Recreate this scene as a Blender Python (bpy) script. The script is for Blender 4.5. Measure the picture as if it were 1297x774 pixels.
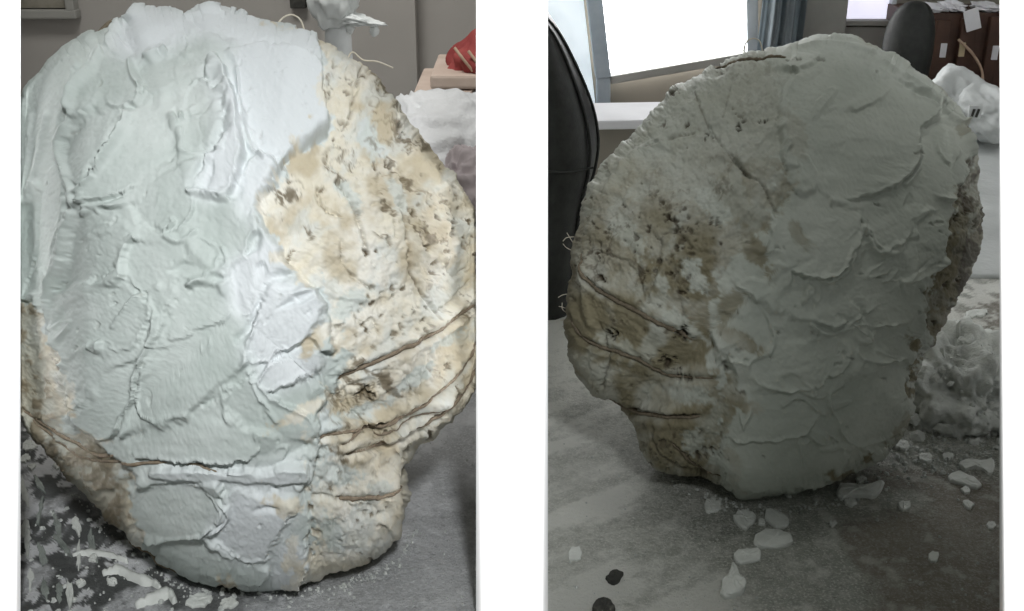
import bpy, bmesh, math, random
import numpy as np
from mathutils import Vector, noise as mnoise

R = math.radians
for o in list(bpy.data.objects):
    bpy.data.objects.remove(o)
scene = bpy.context.scene
COL = scene.collection

# ------------------------------------------------------------------ camera
F = 1390.0                     # focal length in photograph pixels (1297 wide)
PITCH = R(22.0)
CAM = np.array([0.0, 0.0, 0.55])
FW = np.array([0.0, math.cos(PITCH), -math.sin(PITCH)])
UP = np.array([0.0, math.sin(PITCH), math.cos(PITCH)])
cam_d = bpy.data.cameras.new('camera')
cam_d.sensor_width = 36.0
cam_d.lens = F * 36.0 / 1297.0
cam_d.clip_start = 0.02
cam_d.clip_end = 100.0
cam = bpy.data.objects.new('camera', cam_d)
COL.objects.link(cam)
cam.location = CAM
cam.rotation_euler = (R(90) - PITCH, 0, 0)
scene.camera = cam

# ------------------------------------------------------------------ world, exposure
world = bpy.data.worlds.new('World')
scene.world = world
world.use_nodes = True
bg = world.node_tree.nodes['Background']
bg.inputs['Color'].default_value = (0.95, 1.0, 0.95, 1)
bg.inputs['Strength'].default_value = 0.145
scene.view_settings.view_transform = 'Standard'
scene.view_settings.look = 'None'
scene.view_settings.gamma = 1.0
scene.view_settings.use_curve_mapping = False
scene.view_settings.exposure = 0.0


def area_lamp(name, loc, target, size, size_y, power, color, spread):
    d = bpy.data.lights.new(name, 'AREA')
    d.shape = 'RECTANGLE'
    d.size = size
    d.size_y = size_y
    d.energy = power
    d.color = color
    d.spread = R(spread)
    o = bpy.data.objects.new(name, d)
    COL.objects.link(o)
    o.location = loc
    o.rotation_euler = (Vector(target) - Vector(loc)).to_track_quat('-Z', 'Y').to_euler()
    return o


# daylight falling on the left bench from high up on the right
area_lamp('daylight_lamp', (0.20, -0.44, 1.27), (-0.30, 0.90, 0.12), 0.14, 0.14, 1.0, (0.97, 0.985, 1.0), 36)
area_lamp('ceiling_lamp', (-0.38, 1.22, 1.40), (-0.32, 1.75, 0.2), 0.4, 0.3, 3.2, (1.0, 0.99, 0.96), 100)  # added fill that brightens the back wall and sheet bundle
area_lamp('bay_lamp', (0.22, 0.86, 1.45), (0.30, 1.02, 0.25), 0.25, 0.25, 0.20, (0.99, 1.0, 0.95), 60)  # added weak fill that brings out the right mould's relief
# added fill beams that whiten the border wall ends
for _x, _w in ((0.0, 0.010), (-0.413, 0.010), (0.410, 0.010)):
    area_lamp('wall_washer_lamp', (_x, -0.14, 0.20), (_x, 0.80, 0.28), _w, 0.64, 1.3 if _x == 0 else 4.0, (1, 1, 1), 3.2 if _x == 0 else 3.0)


WD_ = 0.86                     # axial depth of the white border wall ends


# ------------------------------------------------------------------ pixel helpers
def ray(px, py):
    px = np.asarray(px, float)
    py = np.asarray(py, float)
    a = (px - 648.5) / F
    b = -(py - 387.0) / F
    return np.stack([a, b * UP[1] + FW[1], b * UP[2] + FW[2]], -1)


def W(px, py, D):
    """point at axial depth D on a pixel's ray"""
    return CAM + ray(px, py) * np.asarray(D)[..., None]


def G(px, py, z=0.0):
    r = ray(px, py)
    t = (z - CAM[2]) / r[..., 2]
    return CAM + r * np.asarray(t)[..., None]


def atY(px, py, Y):
    r = ray(px, py)
    return CAM + r * np.asarray(Y / r[..., 1])[..., None]


# ------------------------------------------------------------------ materials
MATS = {}


def nodes_of(name):
    m = bpy.data.materials.new(name)
    m.use_nodes = True
    nt = m.node_tree
    return m, nt, nt.nodes['Principled BSDF']


def add(nt, kind, **kw):
    n = nt.nodes.new(kind)
    for k, v in kw.items():
        setattr(n, k, v)
    return n


def ramp(nt, fac, stops):
    r = add(nt, 'ShaderNodeValToRGB')
    el = r.color_ramp.elements
    while len(el) < len(stops):
        el.new(0.5)
    for e, (p, c) in zip(el, stops):
        e.position = p
        e.color = (*c, 1)
    nt.links.new(fac, r.inputs[0])
    return r.outputs[0]


def tex_noise(nt, scale, detail=6, rough=0.6, vec=None, dist=0.0):
    n = add(nt, 'ShaderNodeTexNoise')
    n.inputs['Scale'].default_value = scale
    n.inputs['Detail'].default_value = detail
    n.inputs['Roughness'].default_value = rough
    n.inputs['Distortion'].default_value = dist
    if vec is not None:
        nt.links.new(vec, n.inputs['Vector'])
    return n.outputs['Fac']


def bump(nt, bsdf, h, strength, dist):
    b = add(nt, 'ShaderNodeBump')
    b.inputs['Strength'].default_value = strength
    b.inputs['Distance'].default_value = dist
    nt.links.new(h, b.inputs['Height'])
    nt.links.new(b.outputs[0], bsdf.inputs['Normal'])


def mix(nt, fac, a, b):
    n = add(nt, 'ShaderNodeMix', data_type='RGBA')
    for sock, v in ((n.inputs[0], fac), (n.inputs[6], a), (n.inputs[7], b)):
        if hasattr(v, 'is_linked'):
            nt.links.new(v, sock)
        elif isinstance(v, (int, float)):
            sock.default_value = v
        else:
            sock.default_value = (*v, 1)
    return n.outputs[2]


def attr(nt, name):
    a = add(nt, 'ShaderNodeAttribute', attribute_name=name)
    return a.outputs['Fac']


def objco(nt):
    return add(nt, 'ShaderNodeTexCoord').outputs['Object']


def simple(name, c1, c2, scale, rough=0.7, bstr=0.3, bdist=0.002, metallic=0.0, spec=0.3, detail=6, bscale=None):
    m, nt, b = nodes_of(name)
    co = objco(nt)
    n = tex_noise(nt, scale, detail, 0.6, co)
    nt.links.new(ramp(nt, n, [(0.3, c1), (0.7, c2)]), b.inputs['Base Color'])
    b.inputs['Roughness'].default_value = rough
    b.inputs['Metallic'].default_value = metallic
    b.inputs['Specular IOR Level'].default_value = spec
    if bstr:
        n2 = tex_noise(nt, bscale or scale * 3, 6, 0.65, co)
        bump(nt, b, n2, bstr, bdist)
    MATS[name] = m
    return m


def mould_material(name, damp, dry, fresh, pale, cream, brown, dark):
    """raw stained plaster under a film of new plaster: film 0..1 is how much new plaster covers it"""
    m, nt, b = nodes_of(name)
    co = objco(nt)
    n1 = tex_noise(nt, 26, 7, 0.65, co, 0.6)
    core = ramp(nt, n1, [(0.36, pale), (0.62, cream)])
    core = mix(nt, attr(nt, 'tint'), core, brown)
    n2 = tex_noise(nt, 120, 6, 0.75, co)
    sp = ramp(nt, n2, [(0.56, (0, 0, 0)), (0.76, (0.4, 0.4, 0.4))])
    core = mix(nt, sp, core, brown)
    n4 = tex_noise(nt, 7, 6, 0.62, co, 0.5)
    coat = ramp(nt, n4, [(0.36, damp), (0.62, dry)])
    coat = mix(nt, attr(nt, 'fresh'), coat, fresh)  # whiter, bluer tone laid over chosen dabs
    n5 = tex_noise(nt, 150, 5, 0.7, co)
    gr = ramp(nt, n5, [(0.60, (0, 0, 0)), (0.80, (0.28, 0.28, 0.28))])
    coat = mix(nt, gr, coat, tuple(0.62 * v for v in damp))
    col = mix(nt, attr(nt, 'film'), core, coat)
    col = mix(nt, attr(nt, 'stain'), col, dark)
    nt.links.new(col, b.inputs['Base Color'])
    rr_ = ramp(nt, n4, [(0.35, (0.50, 0.50, 0.50)), (0.65, (0.75, 0.75, 0.75))])
    nt.links.new(rr_, b.inputs['Roughness'])
    b.inputs['Specular IOR Level'].default_value = 0.28
    n3 = tex_noise(nt, 260, 6, 0.7, co)
    bump(nt, b, n3, 0.22, 0.0014)
    MATS[name] = m
    return m


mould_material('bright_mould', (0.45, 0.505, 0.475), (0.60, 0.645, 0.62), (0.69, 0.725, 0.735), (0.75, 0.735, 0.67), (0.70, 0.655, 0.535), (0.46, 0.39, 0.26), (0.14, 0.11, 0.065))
mould_material('dim_mould', (0.40, 0.43, 0.38), (0.52, 0.545, 0.49), (0.52, 0.55, 0.505), (0.43, 0.435, 0.385), (0.36, 0.35, 0.28), (0.20, 0.178, 0.11), (0.07, 0.055, 0.035))  # shaded copy of the bright plaster, the bay's dimness put into its colours
simple('wet_plaster', (0.66, 0.69, 0.68), (0.76, 0.79, 0.78), 20, 0.6, 0.3, 0.002)
simple('twine', (0.17, 0.13, 0.09), (0.30, 0.245, 0.18), 300, 0.9, 0.6, 0.001)
simple('dark_twine', (0.12, 0.10, 0.07), (0.24, 0.20, 0.145), 300, 0.9, 0.6, 0.001)
simple('fibre', (0.55, 0.50, 0.40), (0.70, 0.66, 0.56), 200, 0.9, 0.0)
simple('white_paint', (0.93, 0.93, 0.93), (0.95, 0.95, 0.95), 8, 0.9, 0.05, 0.0005, spec=0.1)
simple('grey_wall', (0.36, 0.345, 0.32), (0.43, 0.41, 0.385), 2.4, 0.9, 0.25, 0.004, spec=0.1)
simple('brown_wall', (0.26, 0.24, 0.20), (0.31, 0.285, 0.24), 3, 0.9, 0.2, 0.004, spec=0.1)
simple('floor', (0.10, 0.10, 0.095), (0.17, 0.165, 0.155), 6, 0.9, 0.3, 0.003)
simple('chip', (0.56, 0.58, 0.545), (0.68, 0.70, 0.665), 60, 0.75, 0.5, 0.002)
simple('white_cloth', (0.68, 0.69, 0.70), (0.80, 0.81, 0.82), 12, 0.45, 0.8, 0.008, bscale=22)
simple('dim_sheet', (0.44, 0.46, 0.45), (0.54, 0.56, 0.55), 12, 0.6, 0.5, 0.006, bscale=20)  # dimmed copy of the white sheet, shade put into its colour
simple('crust', (0.50, 0.52, 0.49), (0.74, 0.76, 0.72), 45, 0.9, 0.7, 0.004, detail=9)
simple('mauve_cloth', (0.42, 0.37, 0.38), (0.52, 0.46, 0.47), 14, 0.7, 0.3, 0.002)
simple('wood', (0.42, 0.29, 0.20), (0.58, 0.43, 0.32), 20, 0.7, 0.3, 0.002)
simple('tray_wood', (0.58, 0.46, 0.38), (0.70, 0.58, 0.50), 20, 0.7, 0.3, 0.002)
simple('red_cloth', (0.26, 0.045, 0.045), (0.40, 0.09, 0.08), 30, 0.8, 0.4, 0.002)
simple('grey_metal', (0.52, 0.54, 0.54), (0.66, 0.68, 0.68), 30, 0.6, 0.2, 0.001)
simple('black_leather', (0.012, 0.013, 0.012), (0.026, 0.028, 0.025), 60, 0.5, 0.35, 0.0015, spec=0.35)
simple('dark_bit', (0.03, 0.03, 0.028), (0.075, 0.075, 0.065), 80, 0.9, 0.5, 0.002)
simple('frame_paint', (0.28, 0.33, 0.37), (0.36, 0.41, 0.45), 20, 0.6, 0.15, 0.001)
simple('pale_frame', (0.48, 0.52, 0.55), (0.58, 0.62, 0.65), 20, 0.6, 0.15, 0.001)
simple('blue_curtain', (0.24, 0.28, 0.30), (0.32, 0.36, 0.38), 9, 0.8, 0.2, 0.002)
simple('grey_panel', (0.27, 0.27, 0.25), (0.35, 0.345, 0.32), 9, 0.8, 0.2, 0.002)
simple('cabinet_wood', (0.055, 0.030, 0.021), (0.095, 0.050, 0.034), 16, 0.55, 0.2, 0.001)
simple('paper', (0.72, 0.72, 0.74), (0.82, 0.82, 0.84), 10, 0.8, 0.1, 0.001)
simple('brass', (0.55, 0.45, 0.28), (0.62, 0.52, 0.34), 40, 0.4, 0.0, metallic=0.6)
simple('picture', (0.15, 0.14, 0.11), (0.33, 0.31, 0.26), 24, 0.6, 0.0)


def glow_material(name, c, strength, nscale=0.0, c2=None):
    m, nt, b = nodes_of(name)
    b.inputs['Base Color'].default_value = (0.8, 0.8, 0.8, 1)
    b.inputs['Emission Color'].default_value = (*c, 1)
    b.inputs['Emission Strength'].default_value = strength
    if nscale:
        n = tex_noise(nt, nscale, 5, 0.6, objco(nt))
        nt.links.new(ramp(nt, n, [(0.35, c), (0.6, c2)]), b.inputs['Emission Color'])
    MATS[name] = m


glow_material('day_pane', (1.0, 1.0, 1.0), 10.0)
glow_material('frosted_pane', (0.80, 0.93, 1.0), 0.62, 14, (0.55, 0.68, 0.76))
glow_material('lilac_pane', (0.86, 0.84, 1.0), 0.95, 8, (0.66, 0.64, 0.80))


def bench_material(name, dark, mid, white, blotched):
    m, nt, b = nodes_of(name)
    co = objco(nt)
    n1 = tex_noise(nt, 9, 8, 0.65, co, 0.4)
    col = ramp(nt, n1, [(0.32, dark), (0.66, mid)])
    n2 = tex_noise(nt, 75, 6, 0.72, co, 0.3)
    w = ramp(nt, n2, [(0.52, (0, 0, 0)), (0.70, (0.55, 0.55, 0.55))])
    col = mix(nt, w, col, white)
    n9 = tex_noise(nt, 420, 4, 0.7, co)
    col = mix(nt, ramp(nt, n9, [(0.52, (0, 0, 0)), (0.62, (0.75, 0.75, 0.75))]), col, white)
    nb = tex_noise(nt, 190, 6, 0.75, co, 1.0)
    dk = ramp(nt, nb, [(0.56, (0, 0, 0)), (0.66, (0.6, 0.6, 0.6))])
    col = mix(nt, dk, col, tuple(0.45 * v for v in dark))
    ns = tex_noise(nt, 95, 8, 0.75, co, 0.5)
    thr = add(nt, 'ShaderNodeMath', operation='MULTIPLY_ADD')
    nt.links.new(attr(nt, 'smear'), thr.inputs[0])
    thr.inputs[1].default_value = 0.7
    nt.links.new(ns, thr.inputs[2])
    col = mix(nt, ramp(nt, thr.outputs[0], [(0.48, (0, 0, 0)), (1.0, (0.95, 0.95, 0.95))]), col, white)
    col = mix(nt, attr(nt, 'wet'), col, blotched)
    nt.links.new(col, b.inputs['Base Color'])
    b.inputs['Roughness'].default_value = 0.7
    b.inputs['Specular IOR Level'].default_value = 0.3
    n3 = tex_noise(nt, 160, 7, 0.75, co)
    bump(nt, b, n3, 1.0, 0.006)
    MATS[name] = m


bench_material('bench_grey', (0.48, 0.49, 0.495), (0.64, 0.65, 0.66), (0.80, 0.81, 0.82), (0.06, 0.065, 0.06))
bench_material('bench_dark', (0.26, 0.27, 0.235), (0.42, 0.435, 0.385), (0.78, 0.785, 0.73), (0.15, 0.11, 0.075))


# ------------------------------------------------------------------ object helpers
def link(o, parent=None, label=None, cat=None, group=None, kind=None):
    COL.objects.link(o)
    if parent is not None:
        o.parent = parent
        o.matrix_parent_inverse = parent.matrix_basis.inverted()
    if label:
        o['label'] = label
    if cat:
        o['category'] = cat
    if group:
        o['group'] = group
    if kind:
        o['kind'] = kind
    return o


def thing(name, loc, label, cat, group=None):
    o = bpy.data.objects.new(name, None)
    o.empty_display_size = 0.05
    o.location = [float(v) for v in loc]
    return link(o, None, label, cat, group)


def np_mesh(name, V, Q, mat, smooth=True, normals=None, attrs=None):
    V = np.ascontiguousarray(V, np.float32)
    Q = np.ascontiguousarray(Q, np.int32)
    k = Q.shape[1]
    me = bpy.data.meshes.new(name)
    me.vertices.add(len(V))
    me.vertices.foreach_set('co', V.ravel())
    me.loops.add(Q.size)
    me.loops.foreach_set('vertex_index', Q.ravel())
    me.polygons.add(len(Q))
    me.polygons.foreach_set('loop_start', np.arange(0, Q.size, k, dtype=np.int32))
    try:
        me.polygons.foreach_set('loop_total', np.full(len(Q), k, np.int32))
    except Exception:
        pass
    me.update(calc_edges=True)
    me.polygons.foreach_set('use_smooth', np.full(len(Q), smooth, bool))
    if attrs:
        for an, av in attrs.items():
            a = me.attributes.new(an, 'FLOAT', 'POINT')
            a.data.foreach_set('value', np.ascontiguousarray(av, np.float32))
    if normals is not None:
        me.normals_split_custom_set_from_vertices(normals.tolist())
    me.materials.append(mat if not isinstance(mat, str) else MATS[mat])
    me.update()
    return me


def mesh_obj(name, bm, mat, parent=None, smooth=False, **kw):
    me = bpy.data.meshes.new(name)
    bmesh.ops.recalc_face_normals(bm, faces=bm.faces)
    bm.to_mesh(me)
    bm.free()
    for p in me.polygons:
        p.use_smooth = smooth
    me.materials.append(MATS[mat])
    return link(bpy.data.objects.new(name, me), parent, **kw)


def hexa(pts, bev=0.0):
    """box from 8 corner points: 4 of one end, 4 of the other in the same order"""
    bm = bmesh.new()
    v = [bm.verts.new([float(c) for c in p]) for p in pts]
    for f in ((0, 1, 2, 3), (7, 6, 5, 4), (0, 4, 5, 1), (1, 5, 6, 2), (2, 6, 7, 3), (3, 7, 4, 0)):
        bm.faces.new([v[i] for i in f])
    if bev:
        bmesh.ops.bevel(bm, geom=list(bm.edges), offset=bev, segments=2, affect='EDGES', profile=0.6)
    return bm


def box(cx, cy, cz, sx, sy, sz, rz=0.0, bev=0.0, ry=0.0):
    pts = []
    for z in (-1, 1):
        for x, y in ((-1, -1), (1, -1), (1, 1), (-1, 1)):
            a, b, c = x * sx / 2, y * sy / 2, z * sz / 2
            a, c = a * math.cos(ry) + c * math.sin(ry), -a * math.sin(ry) + c * math.cos(ry)
            a, b = a * math.cos(rz) - b * math.sin(rz), a * math.sin(rz) + b * math.cos(rz)
            pts.append((cx + a, cy + b, cz + c))
    return hexa(pts, bev)


def prism(poly, y0, y1, bev=0.0):
    """polygon in XZ extruded along Y"""
    bm = bmesh.new()
    a = [bm.verts.new((float(x), y0, float(z))) for x, z in poly]
    b = [bm.verts.new((float(x), y1, float(z))) for x, z in poly]
    bm.faces.new(a)
    bm.faces.new(b[::-1])
    n = len(poly)
    for i in range(n):
        bm.faces.new((a[i], b[i], b[(i + 1) % n], a[(i + 1) % n]))
    if bev:
        bmesh.ops.bevel(bm, geom=list(bm.edges), offset=bev, segments=2, affect='EDGES', profile=0.6)
    return bm


def catmull(P, n=8):
    P = np.asarray(P, float)
    if len(P) < 3:
        t = np.linspace(0, 1, n)[:, None]
        return P[0] * (1 - t) + P[-1] * t
    E = np.vstack([2 * P[0] - P[1], P, 2 * P[-1] - P[-2]])
    out = []
    for i in range(1, len(E) - 2):
        for t in np.linspace(0, 1, n, endpoint=False):
            a, b, c, d = E[i - 1], E[i], E[i + 1], E[i + 2]
            out.append(0.5 * (2 * b + (c - a) * t + (2 * a - 5 * b + 4 * c - d) * t * t + (3 * b - a - 3 * c + d) * t ** 3))
    out.append(P[-1])
    return np.array(out)


def tube(P, rad, sides=6, jitter=0.0, seed=0, twist=0.0):
    rng = np.random.default_rng(seed)
    P = np.asarray(P, float)
    n = len(P)
    T = np.gradient(P, axis=0)
    T /= np.linalg.norm(T, axis=1)[:, None] + 1e-12
    ref = np.array([0.3, -0.8, 0.52])
    A = np.cross(T, ref)
    A /= np.linalg.norm(A, axis=1)[:, None] + 1e-9
    B = np.cross(T, A)
    rr = np.broadcast_to(np.asarray(rad, float), (n,)) * (1 + jitter * rng.standard_normal(n))
    V = []
    for k in range(sides):
        th = 2 * math.pi * k / sides
        V.append(P + (A * math.cos(th) + B * math.sin(th)) * (rr * (1 + (0.16 * np.cos(2 * th + twist * np.arange(n)) if twist else 0)))[:, None])
    V = np.stack(V, 1).reshape(-1, 3)
    Q = []
    for i in range(n - 1):
        for k in range(sides):
            k2 = (k + 1) % sides
            Q.append((i * sides + k, i * sides + k2, (i + 1) * sides + k2, (i + 1) * sides + k))
    return V, np.array(Q)


def lump(name, center, rad, mat, parent=None, seed=0, amp=0.25, freq=2.0, sub=4, flat=True, ridged=False, octaves=4, zmin=None, smooth=True, **kw):
    bm = bmesh.new()
    bmesh.ops.create_icosphere(bm, subdivisions=sub, radius=1.0)
    off = Vector((seed * 7.13, seed * 3.7, seed * 1.9))
    c = Vector([float(v) for v in center])
    for v in bm.verts:
        d = v.co.normalized()
        if ridged:
            h = 0.0
            a = 1.0
            f = freq
            for _ in range(octaves):
                h += a * (1 - 2 * abs(mnoise.noise(d * f + off)))
                a *= 0.5
                f *= 2.1
            h = (h - 0.6) * 0.6
        else:
            h = mnoise.fractal(d * freq + off, 1.0, 2.0, octaves)
        r = 1 + amp * h
        p = Vector((d.x * rad[0] * r, d.y * rad[1] * r, d.z * rad[2] * r)) + c
        if zmin is not None and p.z < zmin:
            p.z = zmin
        v.co = p
    return mesh_obj(name, bm, mat, parent, smooth, **kw)


# ------------------------------------------------------------------ numpy noise / raster helpers
def vnoise(x, y, seed=0):
    rng = np.random.default_rng(seed)
    L = rng.random((256, 256)).astype(np.float32)
    xi = np.floor(x).astype(np.int64)
    yi = np.floor(y).astype(np.int64)
    fx = x - xi
    fy = y - yi
    fx = fx * fx * fx * (fx * (fx * 6 - 15) + 10)
    fy = fy * fy * fy * (fy * (fy * 6 - 15) + 10)
    a = L[yi % 256, xi % 256]
    b = L[yi % 256, (xi + 1) % 256]
    c = L[(yi + 1) % 256, xi % 256]
    d = L[(yi + 1) % 256, (xi + 1) % 256]
    return (a * (1 - fx) + b * fx) * (1 - fy) + (c * (1 - fx) + d * fx) * fy


def fbm(x, y, seed=0, oct=5, gain=0.5):
    s = 0.0
    a = 1.0
    t = 0.0
    for k in range(oct):
        s = s + a * vnoise(x * 2.03 ** k + 17.3 * k, y * 2.03 ** k + 9.1 * k, seed + k)
        t += a
        a *= gain
    return s / t


def sstep(a, b, x):
    t = np.clip((x - a) / (b - a), 0, 1)
    return t * t * (3 - 2 * t)


def chaikin(P, n=2):
    P = np.asarray(P, float)
    for _ in range(n):
        Q = np.roll(P, -1, 0)
        P = np.stack([0.75 * P + 0.25 * Q, 0.25 * P + 0.75 * Q], 1).reshape(-1, 2)
    return P


def seg_dist(X, Y, P, closed):
    d = np.full(X.shape, 1e9)
    n = len(P)
    for i in range(n if closed else n - 1):
        a = P[i]
        b = P[(i + 1) % n]
        ex, ey = b - a
        L2 = ex * ex + ey * ey + 1e-9
        t = np.clip(((X - a[0]) * ex + (Y - a[1]) * ey) / L2, 0, 1)
        d = np.minimum(d, (X - a[0] - t * ex) ** 2 + (Y - a[1] - t * ey) ** 2)
    return np.sqrt(d)


def inside(X, Y, P):
    c = np.zeros(X.shape, bool)
    n = len(P)
    for i in range(n):
        x1, y1 = P[i]
        x2, y2 = P[(i + 1) % n]
        if y1 == y2:
            continue
        m = ((y1 > Y) != (y2 > Y)) & (X < (x2 - x1) * (Y - y1) / (y2 - y1) + x1)
        c ^= m
    return c


def sdf(X, Y, P):
    d = seg_dist(X, Y, P, True)
    return np.where(inside(X, Y, P), d, -d)


class Relief:
    """height (metres), stain and tint maps of one mould, drawn in photograph pixels"""

    def __init__(s, x0, x1, y0, y1, step, seed):
        s.x = np.arange(x0, x1, step)
        s.y = np.arange(y0, y1, step)
        s.X, s.Y = np.meshgrid(s.x, s.y)
        s.x0, s.y0, s.step = x0, y0, step
        s.H = np.zeros(s.X.shape)
        s.stain = np.zeros(s.X.shape)
        s.tint = np.zeros(s.X.shape)
        s.lab = np.full(s.X.shape, -1, np.int32)      # -1 core, 0 coat, >0 dabs
        s.seed = seed
        s.rng = np.random.default_rng(seed)
        s.nA = fbm(s.X / 9, s.Y / 9, seed + 1, 4) - 0.5
        s.nB = fbm(s.X / 26, s.Y / 26, seed + 5, 4) - 0.5
        s.nC = fbm(s.X / 3.5, s.Y / 3.5, seed + 9, 3) - 0.5
        s.ndab = 0

    def win(s, P, pad):
        P = np.asarray(P)
        i0 = max(0, int((P[:, 1].min() - pad - s.y0) / s.step))
        i1 = max(i0 + 1, int((P[:, 1].max() + pad - s.y0) / s.step) + 1)
        j0 = max(0, int((P[:, 0].min() - pad - s.x0) / s.step))
        j1 = max(j0 + 1, int((P[:, 0].max() + pad - s.x0) / s.step) + 1)
        return slice(i0, i1), slice(j0, j1)

    def dab(s, poly, z=0.004, g=(0, 0), w=3.0, lip=0.0012, rough=6.0, streak=0.0005, own=True, ang=None, opac=1.0, label=True, lipdir=None):
        P = chaikin(poly, 2)
        w_ = s.win(P, 14)
        X = s.X[w_]
        Y = s.Y[w_]
        if X.size == 0:
            return
        ev0 = np.linalg.eigvalsh(np.cov(P.T))[0]
        rough = min(rough, 0.55 * math.sqrt(max(ev0, 1.0)))
        d = sdf(X, Y, P) + rough * s.nA[w_] * 0.9 + rough * 1.3 * s.nB[w_]
        c = P.mean(0)
        if lipdir is None:
            q_ = s.rng.uniform(0, 6.283)
            lipdir = (math.cos(q_), math.sin(q_))
        lx, ly = lipdir
        dd = ((X - c[0]) * lx + (Y - c[1]) * ly) / (np.hypot(X - c[0], Y - c[1]) * math.hypot(lx, ly) + 1e-6)
        soft = w * (1 + 3.0 * sstep(0.45, -0.7, dd + 0.9 * s.nB[w_]))
        m = sstep(-w * 0.5, soft, d) * opac
        if ang is None:
            C = np.cov((P - c).T)
            ev, vec = np.linalg.eigh(C)
            ang = math.atan2(vec[1, 1], vec[0, 1])
        ca, sa = math.cos(ang), math.sin(ang)
        al = (X - c[0]) * ca + (Y - c[1]) * sa
        ac = -(X - c[0]) * sa + (Y - c[1]) * ca
        st = fbm(al / 70 + s.ndab * 3.1, ac / 5.5, s.seed + 31 + s.ndab, 4, 0.6) - 0.5
        st2 = fbm(al / 40 + 7, ac / 22, s.seed + 77 + s.ndab, 3) - 0.5
        z, g, lip, streak = z * 1.4, (g[0] * 2.0, g[1] * 2.0), lip * 1.2, streak * 0.45
        surf = z + g[0] * (X - c[0]) * 1e-3 + g[1] * (Y - c[1]) * 1e-3 + streak * 2.2 * st + 0.0022 * st2
        lw = np.exp(-((d - w * 0.8) / (w * 0.9)) ** 2)
        lv = lip * lw * (0.35 + 1.6 * np.clip(s.nB[w_] + 0.45, 0, 1))
        lv = lv * np.clip(0.05 + 1.2 * dd, 0, 1.3)
        s.H[w_] = s.H[w_] * (1 - m) + (surf + lv) * m
        s.stain[w_] *= (1 - m)
        s.tint[w_] *= (1 - m)
        if label:
            if own:
                s.ndab += 1
                s.lab[w_][m > 0.5] = s.ndab
            else:
                s.lab[w_][m > 0.5] = 0

    def ridge(s, line, h=0.003, w=4.0, side=0.0, stain=0.0):
        P = catmull(line, 6)
        w_ = s.win(P, w * 4 + 10)
        h = h * 1.5 if h > 0 else h
        d = seg_dist(s.X[w_], s.Y[w_], P, False) + (4.5 * s.nA[w_] + 3.0 * s.nC[w_] if h < 0 else 7.0 * s.nB[w_])
        if h < 0:
            w = w * 0.8
        k = np.exp(-(d / w) ** 2) * (0.6 + 0.9 * np.clip(s.nB[w_] + 0.5, 0, 1))
        s.H[w_] += h * k
        if stain:
            br = sstep(-0.16, 0.14, s.nC[w_] + 0.9 * s.nA[w_])
            s.stain[w_] = np.maximum(s.stain[w_], stain * np.clip(k * 1.1, 0, 1) * br)

    def pit(s, x, y, r, depth, stain, el=1.0, ang=0.0):
        P = np.array([[x - r * 3, y - r * 3], [x + r * 3, y + r * 3]])
        w_ = s.win(P, 2)
        X = s.X[w_] - x
        Y = s.Y[w_] - y
        ca, sa = math.cos(ang), math.sin(ang)
        a = (X * ca + Y * sa) / el
        b = -X * sa + Y * ca
        d = np.sqrt(a * a + b * b) + r * (3.0 * s.nC[w_] + 1.6 * s.nA[w_])
        k = sstep(r, r * 0.35, d)
        s.H[w_] -= depth * k
        s.stain[w_] = np.maximum(s.stain[w_], stain * k)

    def blur(s, A, r):
        k = max(1, int(r / s.step))
        for _ in range(3):
            for ax in (0, 1):
                pad = [(0, 0), (0, 0)]
                pad[ax] = (k + 1, k)
                c = np.cumsum(np.pad(A, pad, mode='edge'), axis=ax)
                A = (c[2 * k + 1:, :] - c[:-2 * k - 1, :]) / (2 * k + 1) if ax == 0 else (c[:, 2 * k + 1:] - c[:, :-2 * k - 1]) / (2 * k + 1)
        return A

    def finish(s, Hcore, stain_core, tint_core, whiter_ids, extra, patches=()):
        """thin the coat out over the raw plaster instead of ending it at a step"""
        coat = (s.lab >= 0).astype(float)
        bl = s.blur(coat, 15)
        n = fbm(s.X / 15, s.Y / 15, s.seed + 61, 5, 0.6) - 0.5
        n40 = fbm(s.X / 42, s.Y / 42, s.seed + 63, 4) - 0.5
        k = sstep(0.36, 0.74, bl + (0.7 * n + 0.9 * n40) * (1 - np.abs(2 * bl - 1)))
        s.H = (Hcore + 0.0012) * (1 - k) + s.H * k
        s.stain = stain_core * (1 - k) + s.stain * k
        wide = s.blur(coat, 34)
        film = sstep(0.38, 0.60, 0.35 * s.blur(coat, 4) + 0.65 * wide + (1.7 * n + 2.3 * n40 + 0.3 * s.nC) * (1 - np.abs(2 * wide - 1)))
        smear = sstep(0.52, 0.70, fbm((s.X + 0.6 * s.Y) / 34, (s.Y - 0.6 * s.X) / 60, s.seed + 67, 5, 0.55)) * 0.5
        film = np.maximum(film, np.maximum(smear, extra) * (1 - 0.5 * s.stain))
        for (x, y, a, b, ang, v) in patches:
            ca, sa = math.cos(ang), math.sin(ang)
            u_ = ((s.X - x) * ca + (s.Y - y) * sa) / a
            w_ = (-(s.X - x) * sa + (s.Y - y) * ca) / b
            m_ = sstep(1.15, 0.6, np.sqrt(u_ * u_ + w_ * w_) + 1.5 * n + 0.8 * s.nC)
            film = film * (1 - m_) + (0.9 * v + 0.05) * m_
        s.film = np.clip(film, 0, 1)
        s.stain = s.stain * (1 - 0.35 * s.film)
        f = np.isin(s.lab, list(whiter_ids)).astype(float)  # dabs listed here take the whiter tone
        fb = s.blur(f, 11)
        s.fresh = np.clip(np.maximum(fb * 1.35 + 0.9 * n * s.blur(f, 16), 0.8 * smear * (1 - coat)), 0, 1)

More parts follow.
